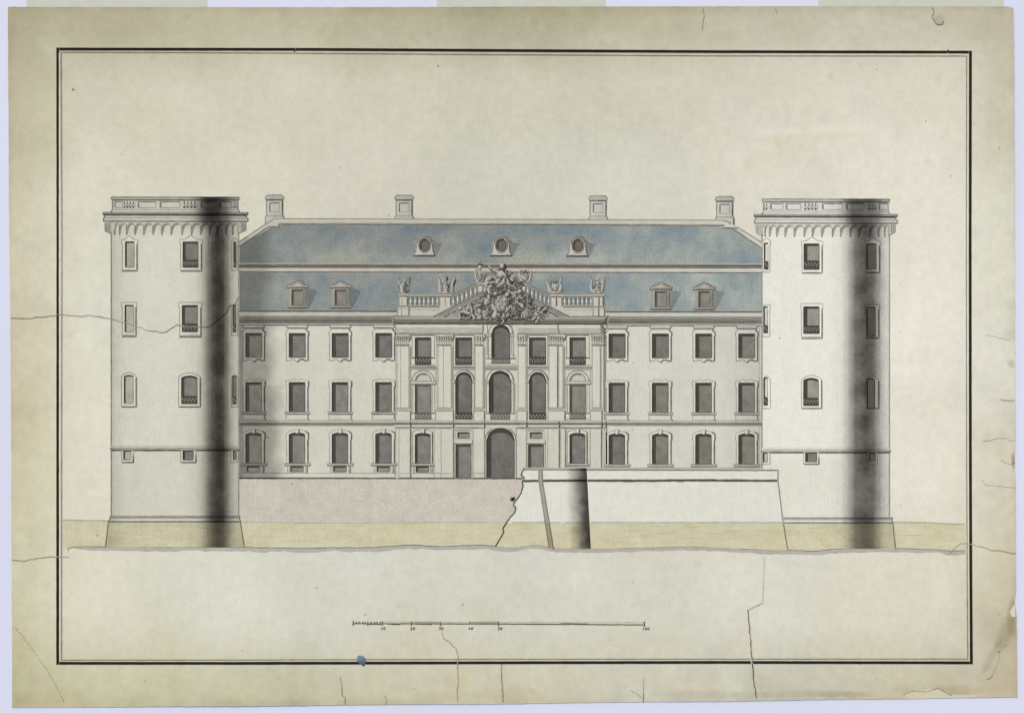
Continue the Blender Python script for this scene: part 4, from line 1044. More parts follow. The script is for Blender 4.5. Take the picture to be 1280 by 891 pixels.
# storey band of the centre block
k = Ink(6, cen, .3)
k.band(493, 525.4, 759.6, 536, lambda x, y: mul(cen(x, y), 1 - .40 * sm(526, 529.4, y) * (1 - sm(530.4, 532, y)) - .22 * sm(533.4, 534.2, y) * (1 - sm(534.8, 536, y))), 1.2)
k.line([(493, 526), (759, 526.2)], .6, .65, soft=.4); k.line([(493, 529.4), (759, 529.8)], 1.5, .48, soft=.6); k.line([(494, 534.4), (606, 534.6)], 1.0, .42, soft=.45); k.line([(645, 534.6), (757, 534.8)], 1.0, .42, soft=.45)
for xx in (513.4, 567, 605.8, 658.6, 699.4, 752.6, 757.8): k.line([(xx - .6, 527), (xx + .6, 530), (xx - .4, 535)], 1.3, .30, soft=.4)
build('storey_band', k, 'iron_gall_ink', pal)

def arc(cx, cy, r, n=14, a0=180, a1=360): return [(cx + r * math.cos(math.radians(a0 + (a1 - a0) * i / n)), cy + r * math.sin(math.radians(a0 + (a1 - a0) * i / n))) for i in range(n + 1)]
def arched_frame(p, x0, x1, ysp, rise, yb, lvl, ow=3.6):
    cx, hw = (x0 + x1) / 2, (x1 - x0) / 2
    q = [(x0 - ow, yb), (x0 - ow, ysp)] + [(cx - (hw + ow) * math.cos(math.pi * i / 16), ysp - (rise + ow) * math.sin(math.pi * i / 16)) for i in range(1, 16)] + [(x1 + ow, ysp), (x1 + ow, yb)]
    k = Ink(lvl, cen, .2)
    k.poly(q, 1.04); k.base = lambda x, y: mul(cen(x, y), 1.04)
    k.line(q, .7, .45, soft=.35, step=3)
    k.line([(cx + (hw + ow) * math.cos(t), ysp - (rise + ow) * math.sin(t)) for t in [math.pi * (.45 - .45 * i / 8) for i in range(9)]], 1.1, .34, soft=.35, step=3)
    for sx, xe in ((-1, x0), (1, x1)):
        a, b = sorted((xe, xe + sx * (ow + 1.4)))
        k.rect(a, ysp, b, ysp + 2.6, .92, 3); k.line([(a, ysp), (b, ysp)], .8, .45, soft=.35); k.line([(a, ysp + 2.8), (b, ysp + 2.8)], .9, .38, soft=.35)
    build('archivolt', k, 'iron_gall_ink', p)
def outer_bay(x0, x1):                    # square window over a niche over a round topped field
    k = Ink(6, cen, 1.0); opening(k, x0, 422.2, x1, 456, 'flat', 0, (124, 120, 112), REV, 3.6, 3.4)
    p = build('window', k, 'watercolour_wash', pal)
    frame(p, [(x0 - 4, 457), (x0 - 4, 418.4), (x1 + 4.4, 418.4), (x1 + 4.4, 457)], cen, 5, 1.05, [(x0 - 4, 418.6), (x1 + 4, 418.6)])
    railing(p, x0 + .6, 446.4, x1 - .4, 455.8, 7)
    k = Ink(6, cen, .2)
    for a in (x0 - 5, x1 + .2):
        k.rect(a, 447, a + 5, 456, 1.06, 4); k.line([(a, 447.4), (a + 5, 447.4)], 1.1, .36, soft=.35); k.line([(a, 456), (a + 5, 456)], .5, .6, soft=.3)
    k.rect(x0 - 7.4, 457, x1 + 7.6, 461.6, lambda x, y: mul(cen(x, y), 1 - .45 * sm(457.6, 460, y)), 1.4)
    k.line([(x0 - 7, 457.4), (x1 + 7, 457.4)], .5, .6, soft=.35); k.line([(x0 - 7.4, 459.2), (x1 + 7.6, 459.4)], 1.1, .40, soft=.4); k.line([(x0 - 6, 461.6), (x1 + 6, 461.8)], .6, .5, soft=.35)
    build('sill', k, 'iron_gall_ink', p)
    cx = (x0 + x1) / 2
    k = Ink(6, cen, 1.0); opening(k, x0, 480.6, x1, 516.4, 'flat', 0, (131, 127, 119), (86, 80, 72), 3.0, 2.4)
    p = build('window', k, 'watercolour_wash', pal)
    k = Ink(5, cen, .2)
    q = [(cx - 14, 477)] + [(cx - 14 * math.cos(math.pi * i / 14), 477 - 14 * math.sin(math.pi * i / 14)) for i in range(1, 14)] + [(cx + 14, 477)]
    k.poly(q, 1.04); k.line(q, .7, .42, soft=.35, step=3)
    q2 = [(cx + 10.2 * math.cos(t), 476.6 - 10.2 * math.sin(t)) for t in [math.pi * i / 14 for i in range(15)]]
    k.poly(q2, .90); k.base = lambda x, y: mul(cen(x, y), .9)
    k.line([(cx + 9.4 * math.cos(t), 476.6 - 9.4 * math.sin(t)) for t in [math.pi * (.35 + .65 * i / 12) for i in range(13)]], 1.8, .42, soft=.5, step=2)
    k.line(q2, .6, .4, soft=.3, step=2)
    build('lunette', k, 'watercolour_wash', p)
    k = Ink(5, cen, .2)
    k.base = cen
    for a, b in ((x0 - 4.6, x0), (x1, x1 + 4.6)):
        k.rect(a, 480, b, 525.6, 1.04, 6)
        for xx in (a, a + 1.6, b): k.line([(xx, 481), (xx, 516)], .5, .55, soft=.35)
    k.line([(x0 - 6, 464), (x0 - 6, 476)], .6, .6, soft=.3); k.line([(x1 + 6, 462), (x1 + 6, 476)], .6, .6, soft=.3)
    build('frame', k, 'iron_gall_ink', p)
    strip(p, 'lintel', x0 - 6, 476.6, x1 + 6.2, 480.4, cen, 6, .92, .42, .40, .9)
    railing(p, x0, 516.2, x1, 524, 7, True)
    k = Ink(6, cen, .2)
    for a in (x0 - 5, x1 + .2): k.rect(a, 517, a + 5, 524, 1.05, 4); k.line([(a, 516.6), (a + 5, 516.6)], 1.0, .4, soft=.35); k.line([(a, 524), (a + 5, 524)], .5, .5, soft=.35)
    build('pier', k, 'iron_gall_ink', p)
outer_bay(519.2, 538.8); outer_bay(712.4, 732)
def inner_bay(x0, x1):
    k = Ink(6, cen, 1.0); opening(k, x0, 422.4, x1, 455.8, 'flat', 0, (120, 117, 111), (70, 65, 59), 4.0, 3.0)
    p = build('window', k, 'watercolour_wash', pal)
    frame(p, [(x0 - 2.6, 457), (x0 - 2.6, 418.6), (x1 + 2.4, 418.6), (x1 + 2.4, 457)], cen, 5, 1.05, [(x0 - 1, 418.6), (x1 + 2, 418.6)])
    railing(p, x0 + .4, 446.4, x1 - .2, 455.6, 7)
    k = Ink(6, cen, .2)
    k.rect(x0 - 3.4, 457, x1 + 3.6, 461.8, lambda x, y: mul(cen(x, y), 1 - .45 * sm(457.6, 460, y)), 1.4); k.line([(x0 - 3.4, 459), (x1 + 3.6, 459.2)], 1.2, .38, soft=.4); k.line([(x0 - 3, 461.8), (x1 + 3, 461.8)], .6, .5, soft=.35)
    build('sill', k, 'iron_gall_ink', p)
    k = Ink(6, cen, 1.0); opening(k, x0, 465.6, x1, 516.4, 'round', 10.2, (110, 107, 101), (70, 65, 59), 3.6, 3.0)
    p = build('window', k, 'watercolour_wash', pal)
    arched_frame(p, x0, x1, 476, 10.4, 516, 5, 2.8)
    railing(p, x0, 516, x1, 523.8, 7)
inner_bay(569.6, 590); inner_bay(661.8, 682.2)
# middle bay
k = Ink(6, cen, 1.0); opening(k, 614.8, 406.4, 637.4, 454.6, 'round', 11.4, (107, 104, 98), (68, 63, 57), 3.6, 3.4)
p = build('window', k, 'watercolour_wash', pal)
arched_frame(p, 614.8, 637.4, 417.6, 11.2, 449, 5, 4.2)
railing(p, 615, 448, 637.2, 454.4, 7, True)
k = Ink(6, cen, .2)
k.rect(606, 455, 646.6, 462, lambda x, y: mul(cen(x, y), 1 - .5 * sm(457, 459, y)), 1.4); k.line([(606, 457.6), (646.6, 457.8)], .8, .5, soft=.4); k.line([(606, 461.6), (646.6, 461.8)], .9, .42, soft=.4)
for a in (608, 638): k.rect(a, 448, a + 6.8, 454.6, 1.05, 4); k.line([(a, 448), (a + 7, 448)], 1.1, .36, soft=.35); k.line([(a, 454.6), (a + 7, 454.6)], .5, .5, soft=.3)
for a in (609.5, 640): k.line([(a, 406), (a, 417)], .8, .5, soft=.3); k.line([(a - .5, 421), (a - .5, 444), (a + 4, 444)], .6, .5, soft=.3)
build('sill', k, 'iron_gall_ink', p)
k = Ink(6, cen, 1.0); opening(k, 611.6, 464, 638.4, 516.4, 'round', 12.6, (107, 104, 98), (66, 61, 55), 5.4, 3.2)
p = build('window', k, 'watercolour_wash', pal)
arched_frame(p, 611.6, 638.4, 476.6, 12.4, 516, 5, 3.6)
railing(p, 613.4, 516.2, 637, 524, 7, True)
k = Ink(6, cen, .3)
k.rect(641.4, 480, 644.2, 516, .52, 5); k.line([(639.6, 480), (639.6, 516)], .6, .6, soft=.3)
for a in (607.4, 638): k.rect(a, 517, a + 5.4, 525, 1.05, 4); k.line([(a, 516.8), (a + 6, 516.8)], 1.0, .4, soft=.35)
build('pier', k, 'watercolour_wash', p)
# portal
k = Ink(6, cen, 1.0); opening(k, 608.4, 535.4, 643, 597.6, 'round', 15, (115, 112, 106), (72, 67, 61), 5.8, 5.4)
p = build('portal', k, 'watercolour_wash', pal)
k = Ink(5, cen, .2)
q = [(606.2, 597.5), (606.2, 551)] + [(625.7 - 19.5 * math.cos(math.pi * i / 16), 551 - 17.8 * math.sin(math.pi * i / 16)) for i in range(1, 16)] + [(645.2, 551), (645.2, 597.5)]
k.poly(q, 1.05); k.line(q, .9, .42, soft=.4, step=3)
build('archivolt', k, 'iron_gall_ink', p)
# side doors with small lights over them
for x0, x1, yb in ((570, 589, 597.6), (660.6, 679.8, 586)):
    k = Ink(6, cen, 1.0); opening(k, x0, 556.2, x1, yb, 'flat', 0, (129, 126, 119), (78, 73, 66), 3.4, 2.4)
    p = build('door', k, 'watercolour_wash', pal)
    frame(p, [(x0 - 1.8, yb), (x0 - 1.8, 554.6), (x1 + 2, 554.6), (x1 + 2, yb)], cen, 5, 1.05)
    strip(p, 'lintel', x0 - 2.4, 549.6, x1 + 1.8, 554.6, cen, 6, 1.0, .7, .40, 1.1)
    k = Ink(5, cen, .2); k.rect(x0 - 2.6, 536, x1 + 1.6, 549.6, .86, 4); k.line([(x0 - 2, 537.6), (x1, 537.8)], .9, .5, soft=.35); k.line([(x0 - 1, 540), (x0 - 1, 548)], .6, .6, soft=.3)
    build('panel', k, 'iron_gall_ink', p)
    k = Ink(6, cen, 1.0); opening(k, x0 + 2.4, 540.8, x1 - 2.2, 547.6, 'flat', 0, (138, 134, 126), REV, 1.6, 1.4)
    build('transom', k, 'watercolour_wash', p)
# ground floor windows of the outer bays
for x0, x1, vent in ((519.2, 538, True), (712.4, 731.3, False)):
    k = Ink(6, cen, 1.0); opening(k, x0, 541.6, x1, 579.4, 'seg', 2.2, (123, 120, 113), (70, 65, 58), 3.0, 3.0)
    p = build('window', k, 'watercolour_wash', pal)
    a, b = x0 - 3.4, x1 + 2.6
    frame(p, [(a, 579), (a, 539.6), (x0 + 4, 537), (x1 - 4, 537), (b, 539.6), (b, 579)], cen, 5, 1.05, [(b, 540), (b, 579)])
    k = Ink(7, cen, .2); cx = (x0 + x1) / 2
    k.poly([(cx - 2.4, 536.6), (cx + 3, 536.6), (cx + 2.2, 541.2), (cx - 1.8, 541.2)], 1.05); k.line([(cx + 2.8, 536.2), (cx + 2.2, 541.4)], 1.2, .28, soft=.3); k.line([(cx - 2.4, 536.6), (cx - 1.8, 541)], .5, .6, soft=.3)
    build('keystone', k, 'iron_gall_ink', p)
    strip(p, 'sill', x0 - 4.6, 579.4, x1 + 4.6, 582.2, cen, 6, .86, .42, .36, 1.1)
    if vent:
        k = Ink(6, cen, .4); opening(k, 520.4, 583.4, 536, 590.2, 'flat', 0, (136, 132, 124), REV, 2.2, 1.4); build('vent', k, 'watercolour_wash', p)
        k = Ink(5, cen, .2)
        for xx in (517.6, 541.2, 538.8): k.line([(xx, 582.4), (xx, 591.4)], .8, .45, soft=.35)
        build('apron', k, 'iron_gall_ink', p)
# ground storey pilaster strips
k = Ink(4, cen, .2)
for xx, w, t in ((494.2, .6, .5), (498.6, .5, .68), (513.2, 1.2, .38), (514.6, .5, .6), (542.6, .5, .62), (551.4, .5, .66), (567.2, 1.4, .34), (568.6, .5, .6), (591.6, .5, .6), (605.6, .8, .42), (645.4, .6, .55), (658.4, 1.3, .34), (684.6, .5, .7), (699.2, 1.2, .38), (700.8, .5, .65), (706.8, 1.0, .4), (708.2, .5, .66), (737.6, .6, .55)):
    k.line([(xx, 536), (xx, 597 if xx < 650 else 585)], w, t, soft=.35)
for a, b in ((494.4, 513), (514.6, 567), (591.6, 606)): k.line([(a, 591.6), (b, 591.8)], .5, .62, soft=.35)
build('wall_strips', k, 'iron_gall_ink', pal)
# pediment
pedst = lambda x, y: mul(c_(194, 191, 180), 1 + .05 * nz(x, y, 10, 16))
k = Ink(7, pedst, .35)
k.poly([(543, 395.4), (626, 352), (711, 395.6)], c_(150, 146, 134))
pd = build('pediment', k, 'watercolour_wash', pal)
for s in (-1, 1):
    k = Ink(8, pedst, .25)
    A = (542.6, 395.6) if s < 0 else (711.4, 395.8); Bp = (610, 361.2) if s < 0 else (644, 361.6)
    Cc = (617, 365) if s < 0 else (637, 365.4); D = (556, 396) if s < 0 else (698, 396.2)
    k.quad(A, Bp, Cc, D, lambda x, y: mul(pedst(x, y), .96), 4)
    for f, w, t in ((0, 1.2, .30), (.22, .6, .6), (.42, 1.1, .38), (.62, .7, .6), (.8, 1.0, .4), (1.0, 1.3, .30)):
        k.line([(A[0] + (D[0] - A[0]) * f, A[1] + (D[1] - A[1]) * f), (Bp[0] + (Cc[0] - Bp[0]) * f, Bp[1] + (Cc[1] - Bp[1]) * f)], w, t, soft=.35)
    n = 9
    for i in range(1, n):
        f = i / n; x = D[0] + (Cc[0] - D[0]) * f - s * 2; y = D[1] + (Cc[1] - D[1]) * f
        k.poly([(x - 1.4, y - 1 + .5), (x + 1.4, y - 1 - s * .9 * -.8), (x + 1.4, y + 1.2), (x - 1.4, y + 1.6)], .7)
    build('raking_cornice', k, 'iron_gall_ink', pd)
# balustrades: level at the ends, sloping with the pediment
def baluster(par, x, y0, y1, w, sl=0):
    k = Ink(8, lambda px, py: c_(188, 187, 177), .3)
    h = y1 - y0
    prof = [(0, .36), (.12, .30), (.2, .26), (.42, .55), (.58, .62), (.72, .34), (.82, .26), (.9, .42), (1, .5)]
    n0 = len(k.v)
    for f, r in prof:
        y = y0 + h * f
        k.add(x - r * w / 2, y, c_(205, 204, 194)); k.add(x + r * w * .1, y, c_(192, 190, 180)); k.add(x + r * w / 2, y, c_(120, 115, 106))
    for i in range(len(prof) - 1):
        for j in range(2):
            a = n0 + i * 3 + j; k.f.append((a, a + 3, a + 4, a + 1))
    k.k += 1
    k.line([(x + r * w / 2, y0 + h * f) for f, r in prof], .55, .34, soft=.3, jit=.03, step=2)
    build('baluster', k, 'iron_gall_ink', par)
def level_balustrade(x0, x1, n, dy):
    k = Ink(7, stone, .3)
    k.rect(x0, 371 + dy, x1, 382 + dy, lambda x, y: mul(roof_c(x, y), .52), 3)
    k.rect(x0, 368 + dy, x1, 371.2 + dy, 1.0, 4); k.rect(x0 if x0 < 640 else x0 - 16, 381.4 + dy, x1 + 15 if x0 < 640 else x1, 395, lambda x, y: mul(stone(x, y), 1.02), 4)
    k.line([(x0, 368 + dy), (x1, 368 + dy)], .7, .5, soft=.4); k.line([(x0, 370.8 + dy), (x1, 370.8 + dy)], 1.1, .36, soft=.4); k.line([(x0, 381.6 + dy), (x1, 381.8 + dy)], .6, .5, soft=.35); k.line([(x0, 383.4 + dy), (x1, 383.6 + dy)], .9, .42, soft=.4); k.line([(x0, 387 + dy), (x1, 387 + dy)], .5, .75, soft=.4)
    b = build('balustrade', k, 'watercolour_wash', pal)
    for i in range(n): baluster(b, x0 + (x1 - x0) * (i + .5) / n, 371.4 + dy, 381.2 + dy, (x1 - x0) / n)
level_balustrade(510.6, 549.6, 7, 0); level_balustrade(703.4, 741.4, 7, .2)
def slope_balustrade(A, Bp, h, n):
    """A and B: the two ends of the rail's upper edge"""
    k = Ink(7, stone, .3)
    dn = lambda p, d: (p[0], p[1] + d)
    k.quad(dn(A, 2), dn(Bp, 2), dn(Bp, h), dn(A, h), lambda x, y: mul(roof_c(x, y), .52), 3)
    k.quad(A, Bp, dn(Bp, 2.6), dn(A, 2.6), 1.0, 4)
    k.line([A, Bp], 1.0, .34, soft=.4); k.line([dn(A, 2.8), dn(Bp, 2.8)], 1.1, .34, soft=.4); k.line([dn(A, h), dn(Bp, h)], .9, .4, soft=.35)
    b = build('balustrade', k, 'watercolour_wash', pal)
    for i in range(n):
        f = (i + .5) / n; x = A[0] + (Bp[0] - A[0]) * f; y = A[1] + (Bp[1] - A[1]) * f
        baluster(b, x, y + 3.2, y + h - .6, abs(Bp[0] - A[0]) / n)
slope_balustrade((564, 370), (597, 353.6), 13.5, 6); slope_balustrade((657.4, 354.4), (688.4, 369.4), 13.5, 6)
k = Ink(7, stone, .3)
for a, b in (((603, 350.6), (620, 342)), ((640, 344), (651, 351))):
    k.quad(a, b, (b[0], b[1] + 3), (a[0], a[1] + 3), 1.0, 4); k.line([a, b], 1.1, .32, soft=.4)
build('hand_rail', k, 'iron_gall_ink', pal)
def post(x0, x1, y0, y1, inner, foot=None, rightdark=1.0):
    k = Ink(8, stone, .25)
    k.rect(x0, y0, x1, y1, 1.04, 4)
    k.rect(x0 - 1, y0, x1 + 1, y0 + 3.2, .95, 4); k.line([(x0 - 1, y0), (x1 + 1, y0)], .7, .5, soft=.35); k.line([(x0 - 1.4, y0 + 3.2), (x1 + 1.2, y0 + 3.3)], 1.1, .34, soft=.4)
    k.line([(x0, y0 + 3), (x0, y1)], .6, .5, soft=.35); k.line([(x1, y0 + 3), (x1, y1)], rightdark, .36, soft=.4)
    for xx, w, t in inner: k.line([(xx, y0 + 3), (xx, y1)], w, t, soft=.35)
    if foot:
        f0, f1, fy = foot
        k.rect(f0, y1, f1, fy, 1.04, 4); k.line([(f0, y1 + .2), (f1, y1 + .2)], .9, .42, soft=.35); k.line([(f0, y1 + 3), (f1, y1 + 3)], .4, .7, soft=.35); k.line([(f0, y1), (f0, fy)], .6, .5, soft=.35); k.line([(f1, y1), (f1, fy)], 1.0, .38, soft=.35)
        for xx, w, t in inner: k.line([(xx - .4, y1 + 1), (xx - .4, fy)], w, t, soft=.35)
    build('post', k, 'iron_gall_ink', pal)
post(498.8, 509.4, 366.8, 382.6, [(502.4, .5, .6)], (497, 511.4, 394.6))
post(549.8, 563.4, 367.2, 381.8, [(556.6, .6, .45)])
post(597.2, 603.6, 353, 365, []); post(651, 657.2, 353.6, 366, [])
post(688.6, 702.6, 367.6, 382.8, [(695.6, 1.2, .34)], None)
post(741.4, 754.4, 367.2, 383.4, [(748.8, 1.0, .36)], (741.4, 755.6, 394.8), 1.6)

# ------------------------------------------------------------------ statues and trophies on the parapet
def statue(label, x, yb, shapes):
    k = Ink(9, lambda px, py: c_(170, 166, 155), .35); k.wf = 1.0; k.kmax = 300
    for i, s in enumerate(shapes):
        if s[0] == 'b': k.blob(x + s[1], yb + s[2], s[3], s[4], s[5] if len(s) > 5 else 0, *(s[6:8] if len(s) > 7 else ()))
        elif s[0] == 'l': k.limb([(x + a, yb + b) for a, b in s[1]], s[2], *(s[3:5] if len(s) > 4 else ()))
        elif s[0] == 'd': k.line([(x + a, yb + b) for a, b in s[1]], s[2], .30, soft=.35, step=2)
    rs = random.Random(int(x * 3))
    for i in range(28):
        a = rs.uniform(-2.2, -.9); px, py = x + rs.uniform(-6, 6.5), yb - rs.uniform(1.5, 15)
        k.k = 20 + i
        n0 = len(k.v); l = rs.uniform(1.5, 4); cc = c_(70, 65, 58) if rs.random() < .7 else c_(200, 197, 184)
        dx, dy = l * math.cos(a), l * math.sin(a)
        for q in ((px - .28, py), (px + .28, py), (px + dx + .18, py + dy), (px + dx - .18, py + dy)): k.add(q[0], q[1], cc)
        k.f.append((n0, n0 + 1, n0 + 2, n0 + 3))
    o = build('statue', k, 'iron_gall_ink', None, (x, yb))
    return tag(o, label, 'statue', 'statues on the roof parapet')
PALE, DK = (206, 203, 190), (84, 79, 70)
statue('slender crouching statue with raised wings on the leftmost parapet post', 505.2, 366.4, [
  ('b', 0, -1.0, 5.0, 1.6), ('l', [(-2, -2), (-4, -8), (-6.4, -15), (-7.6, -20)], [3, 3.2, 1.8, .7]), ('l', [(2.6, -2), (4.6, -8), (6.2, -14), (7, -20.6)], [3, 3, 1.8, .7], (150,146,134), (72,67,58)),
  ('l', [(-3, -1), (-2.4, -7), (-.6, -13)], [4.2, 5.2, 3.4]), ('l', [(1.2, -1), (2.4, -6), (1.2, -12)], [4, 4.6, 3], (120,114,104), (60,56,48)), ('b', .2, -15.4, 1.9, 2.2), ('d', [(-5, -4), (-7, -9)], .7), ('d', [(4, -3), (6, -9), (7, -12)], .8)])
statue('broad trophy of arms with three dark points on the second parapet post', 557.3, 366.6, [
  ('b', -.5, -1, 7, 1.6), ('l', [(-7, -1), (-7.4, -8), (-7.8, -15), (-9.6, -21)], [4.6, 4.8, 3, .8]), ('l', [(0, -1), (-.6, -7), (-.6, -14)], [7, 6.6, 4.4]), ('l', [(7, -1), (7.6, -8), (9.4, -14), (11.6, -20)], [4.4, 4.4, 2.8, .8]),
  ('l', [(3, -2), (3.6, -7), (2.6, -11)], [3, 4, 2], (96,90,82), (56,52,46)), ('l', [(1, -15), (1.4, -18), (1, -21)], [2.2, 1.8, .6], (90,85,78), (50,46,40)), ('l', [(9, -9), (10.6, -14), (12.4, -17)], [1.2, 2.2, .8], (90,85,78), (50,46,40)), ('d', [(-4, -2), (-4.4, -12)], .7), ('d', [(4.8, -3), (5.6, -12)], .7)])
statue('standing statue blowing a trumpet on the left pediment slope', 600, 352.8, [
  ('l', [(-3, 0), (-4, -8), (-5, -15)], [5, 6, 4]), ('l', [(3, 0), (4, -8), (5.6, -14)], [5, 5.4, 3.2], (168,164,150), (70,65,58)), ('b', 0, -9, 4.6, 6.5), ('b', -.4, -18.6, 2.4, 2.6),
  ('l', [(-3.4, -23), (0, -23.6), (4, -22.4), (9.6, -20.6)], [4.4, 2.8, 1.8, 1], (150,146,134), (62,57,50)), ('l', [(-1.4, -24), (-.6, -28.6)], [2.2, 1]), ('d', [(-2, -2), (-3, -13)], .7), ('d', [(1.6, -3), (2.4, -13)], .8), ('d', [(5.4, -5), (6, -14)], .7)])
statue('winged seated statue on the right pediment slope', 655.8, 353, [
  ('l', [(-4, -1), (-5.6, -8), (-6.4, -15.6)], [3, 4, 1.4]), ('l', [(5, 0), (7.2, -7), (8, -14.4)], [3.4, 3.2, 1.2]), ('b', 0, -6.4, 4.4, 5.6), ('b', .2, -13.4, 2.4, 2.4, 0, (150,145,134), (60,56,50)), ('l', [(-3, -2), (1, -4), (4, -1)], [2.2, 2.6, 2]), ('d', [(-2, -10), (1, -7), (3, -10)], .8), ('d', [(2, -2), (4.4, -8)], 1.0)])
statue('round bodied trophy with a plume on the second post from the right', 693.4, 366.6, [
  ('b', 0, -1, 6.4, 1.5), ('l', [(-6, -1), (-7, -7), (-9, -13), (-10.4, -17)], [4.4, 4.4, 2.4, .7]), ('l', [(5, -1), (7.6, -7), (7, -13)], [4, 5.4, 2.6]), ('l', [(6, -12), (8, -17), (9.4, -20)], [2.4, 1.8, .6]), ('b', .4, -8, 4.4, 6), ('b', .4, -14.4, 2.3, 2.2, 0, (150,146,136), (64,60,52)), ('d', [(-3, -3), (-4, -11)], .8), ('d', [(3.2, -2), (3.8, -11)], .8), ('l', [(-3, -6), (0, -4.6), (3, -7)], [1.8, 2.2, 1.6])])
statue('winged statue with crossed limbs on the rightmost parapet post', 746.2, 367, [
  ('b', 0, -1, 5.6, 1.5), ('l', [(-5, -2), (-7.4, -8), (-6.6, -15), (-8.4, -21)], [3.4, 4.2, 2.4, .7]), ('l', [(5, -2), (7, -9), (7.6, -18)], [3.6, 4.8, 3.4]), ('l', [(-4, -1), (-1, -7), (3, -11)], [3.4, 3.6, 2.6]), ('l', [(3.4, -1), (.6, -6), (-4, -10)], [3.4, 3.4, 2.4], (190,186,172), (84,79,70)), ('b', .4, -13.6, 2.6, 3), ('b', 0, -17.8, 1.9, 2), ('d', [(4, -4), (5, -14)], .8)])

# the carved coat of arms with its figures
k = Ink(10, lambda px, py: c_(150, 146, 136), .35); k.kmax = 1400; k.wf = 1.0
hull = [(575,399.6),(577,391),(584,386),(588,379),(597,379),(601,371),(604,364),(605,355),(612,346.4),(618,342),(612,337),(609,331),(612,331),(618,337),(624,336),(625,330.6),(628.4,328.6),(631.8,331),(632.6,337),(638,339.6),(641,346),(648,351),(655,354),(652,362),(660,368),(668,373),(664,380),(669,384),(680,383),(684,380),(687,384),(683,392),(680,399),(674,403),(668,402),(655,400.6),(640,400.4),(632,401),(629,406),(625.6,406),(622,401),(600,400.6)]
k.poly(hull, c_(92, 88, 81))
def inside(x, y, P):
    r = False; j = len(P) - 1
    for i in range(len(P)):
        if (P[i][1] > y) != (P[j][1] > y) and x < (P[j][0] - P[i][0]) * (y - P[i][1]) / (P[j][1] - P[i][1]) + P[i][0]: r = not r
        j = i
    return r
rn = random.Random(5); cnt = 0
while cnt < 320:
    x, y = rn.uniform(574, 688), rn.uniform(338, 402)
    if not inside(x, y, hull): continue
    cnt += 1; g = rn.uniform(-45, 4); 
    if rn.random() < .55: k.blob(x, y, rn.uniform(.7, 1.8), rn.uniform(.6, 1.4), rn.uniform(0, 180), (206 + g, 203 + g, 192 + g), (92, 87, 80), rn.random() < .7, 10)
    else:
        a = rn.uniform(0, 6.28); l = rn.uniform(2, 5)
        k.limb([(x, y), (x + l * .5 * math.cos(a), y + l * .5 * math.sin(a)), (x + l * math.cos(a + .7), y + l * math.sin(a + .7))], [.6, rn.uniform(1, 2), .5], (208 + g, 205 + g, 193 + g), (90, 85, 78))
# draped figure at the top
k.limb([(606, 356), (609, 350), (617, 347.4), (625, 350)], [2, 5, 6, 3]); k.limb([(606, 365), (606.6, 358), (611, 353.6), (618, 353)], [2.4, 4.4, 4, 2]); k.limb([(612, 367), (611, 360), (615, 357)], [2.4, 4.6, 2.4]); k.limb([(610, 350.8), (618, 349.4), (626, 353)], [1, 1.6, 1], (110,105,96), (66,61,55))
k.blob(625.6, 343.4, 5.2, 5.4, 20); k.limb([(623, 340), (618.4, 338.6), (614.4, 336), (610.6, 331.4)], [3.4, 3, 2.4, 1.2]); k.limb([(629, 341), (631.4, 346), (628, 352)], [3.2, 3, 2])
k.blob(627.4, 332.4, 2.8, 3.2, 15); k.limb([(629.6, 330.6), (631.2, 333), (628.6, 338)], [1.6, 2.2, 1.4], (84,79,72), (48,44,40)); k.blob(620.6, 352.4, 3.6, 2.4, 30); k.limb([(630, 352), (625, 356), (621, 359)], [3.4, 4.4, 2])
k.blob(637.4, 341.4, 2.8, 3.2, 0, (150,146,134)); k.blob(640.6, 347.4, 3, 4, 10); k.blob(638.6, 353, 2.4, 2, 0, (84,79,72), (40,37,33)); k.limb([(634, 349), (637, 356), (643, 358.6)], [2, 2.4, 1.4])
# crown, shield and its supporters
k.blob(627, 364.8, 5.6, 3.4, 0, (120,114,105), (56,52,46)); k.blob(619, 367, 2.6, 2, 0); k.blob(633.6, 368, 2.4, 3.2, 30)
k.blob(627.4, 379.4, 8.8, 10.6, 0, (186,184,172), (84,80,73)); k.line([(627.6, 370), (627.8, 388.6)], .6, .6, soft=.3); k.line([(619.4, 377.6), (635.6, 377.4)], .6, .6, soft=.3)
for (dx, dy) in ((-4.6, -4), (4, -4), (-4.4, 2.4), (3.6, 2.6), (0, 6)):
    k.blob(627.6 + dx, 378.6 + dy, 1.8, 1.7, 0, (204,201,184), (100,95,82), True, 8)
k.limb([(614.4, 380), (617.6, 384), (620.4, 390)], [2, 4.4, 2.6]); k.limb([(640, 381), (635, 385.6), (632, 389.6)], [2, 4.2, 3]); k.blob(618.4, 393.6, 3.4, 4.6, 15); k.blob(623.4, 393, 1.6, 3, 0); k.blob(629.4, 394.4, 1.6, 3, 0); k.blob(634.6, 394, 3, 3, 0, (170,166,156)); k.limb([(627, 397), (629.4, 401), (626.6, 405.6)], [2.4, 2, 1]); k.line([(620.8, 389), (624, 391), (628, 389), (632, 391)], 1.6, .3, soft=.4)
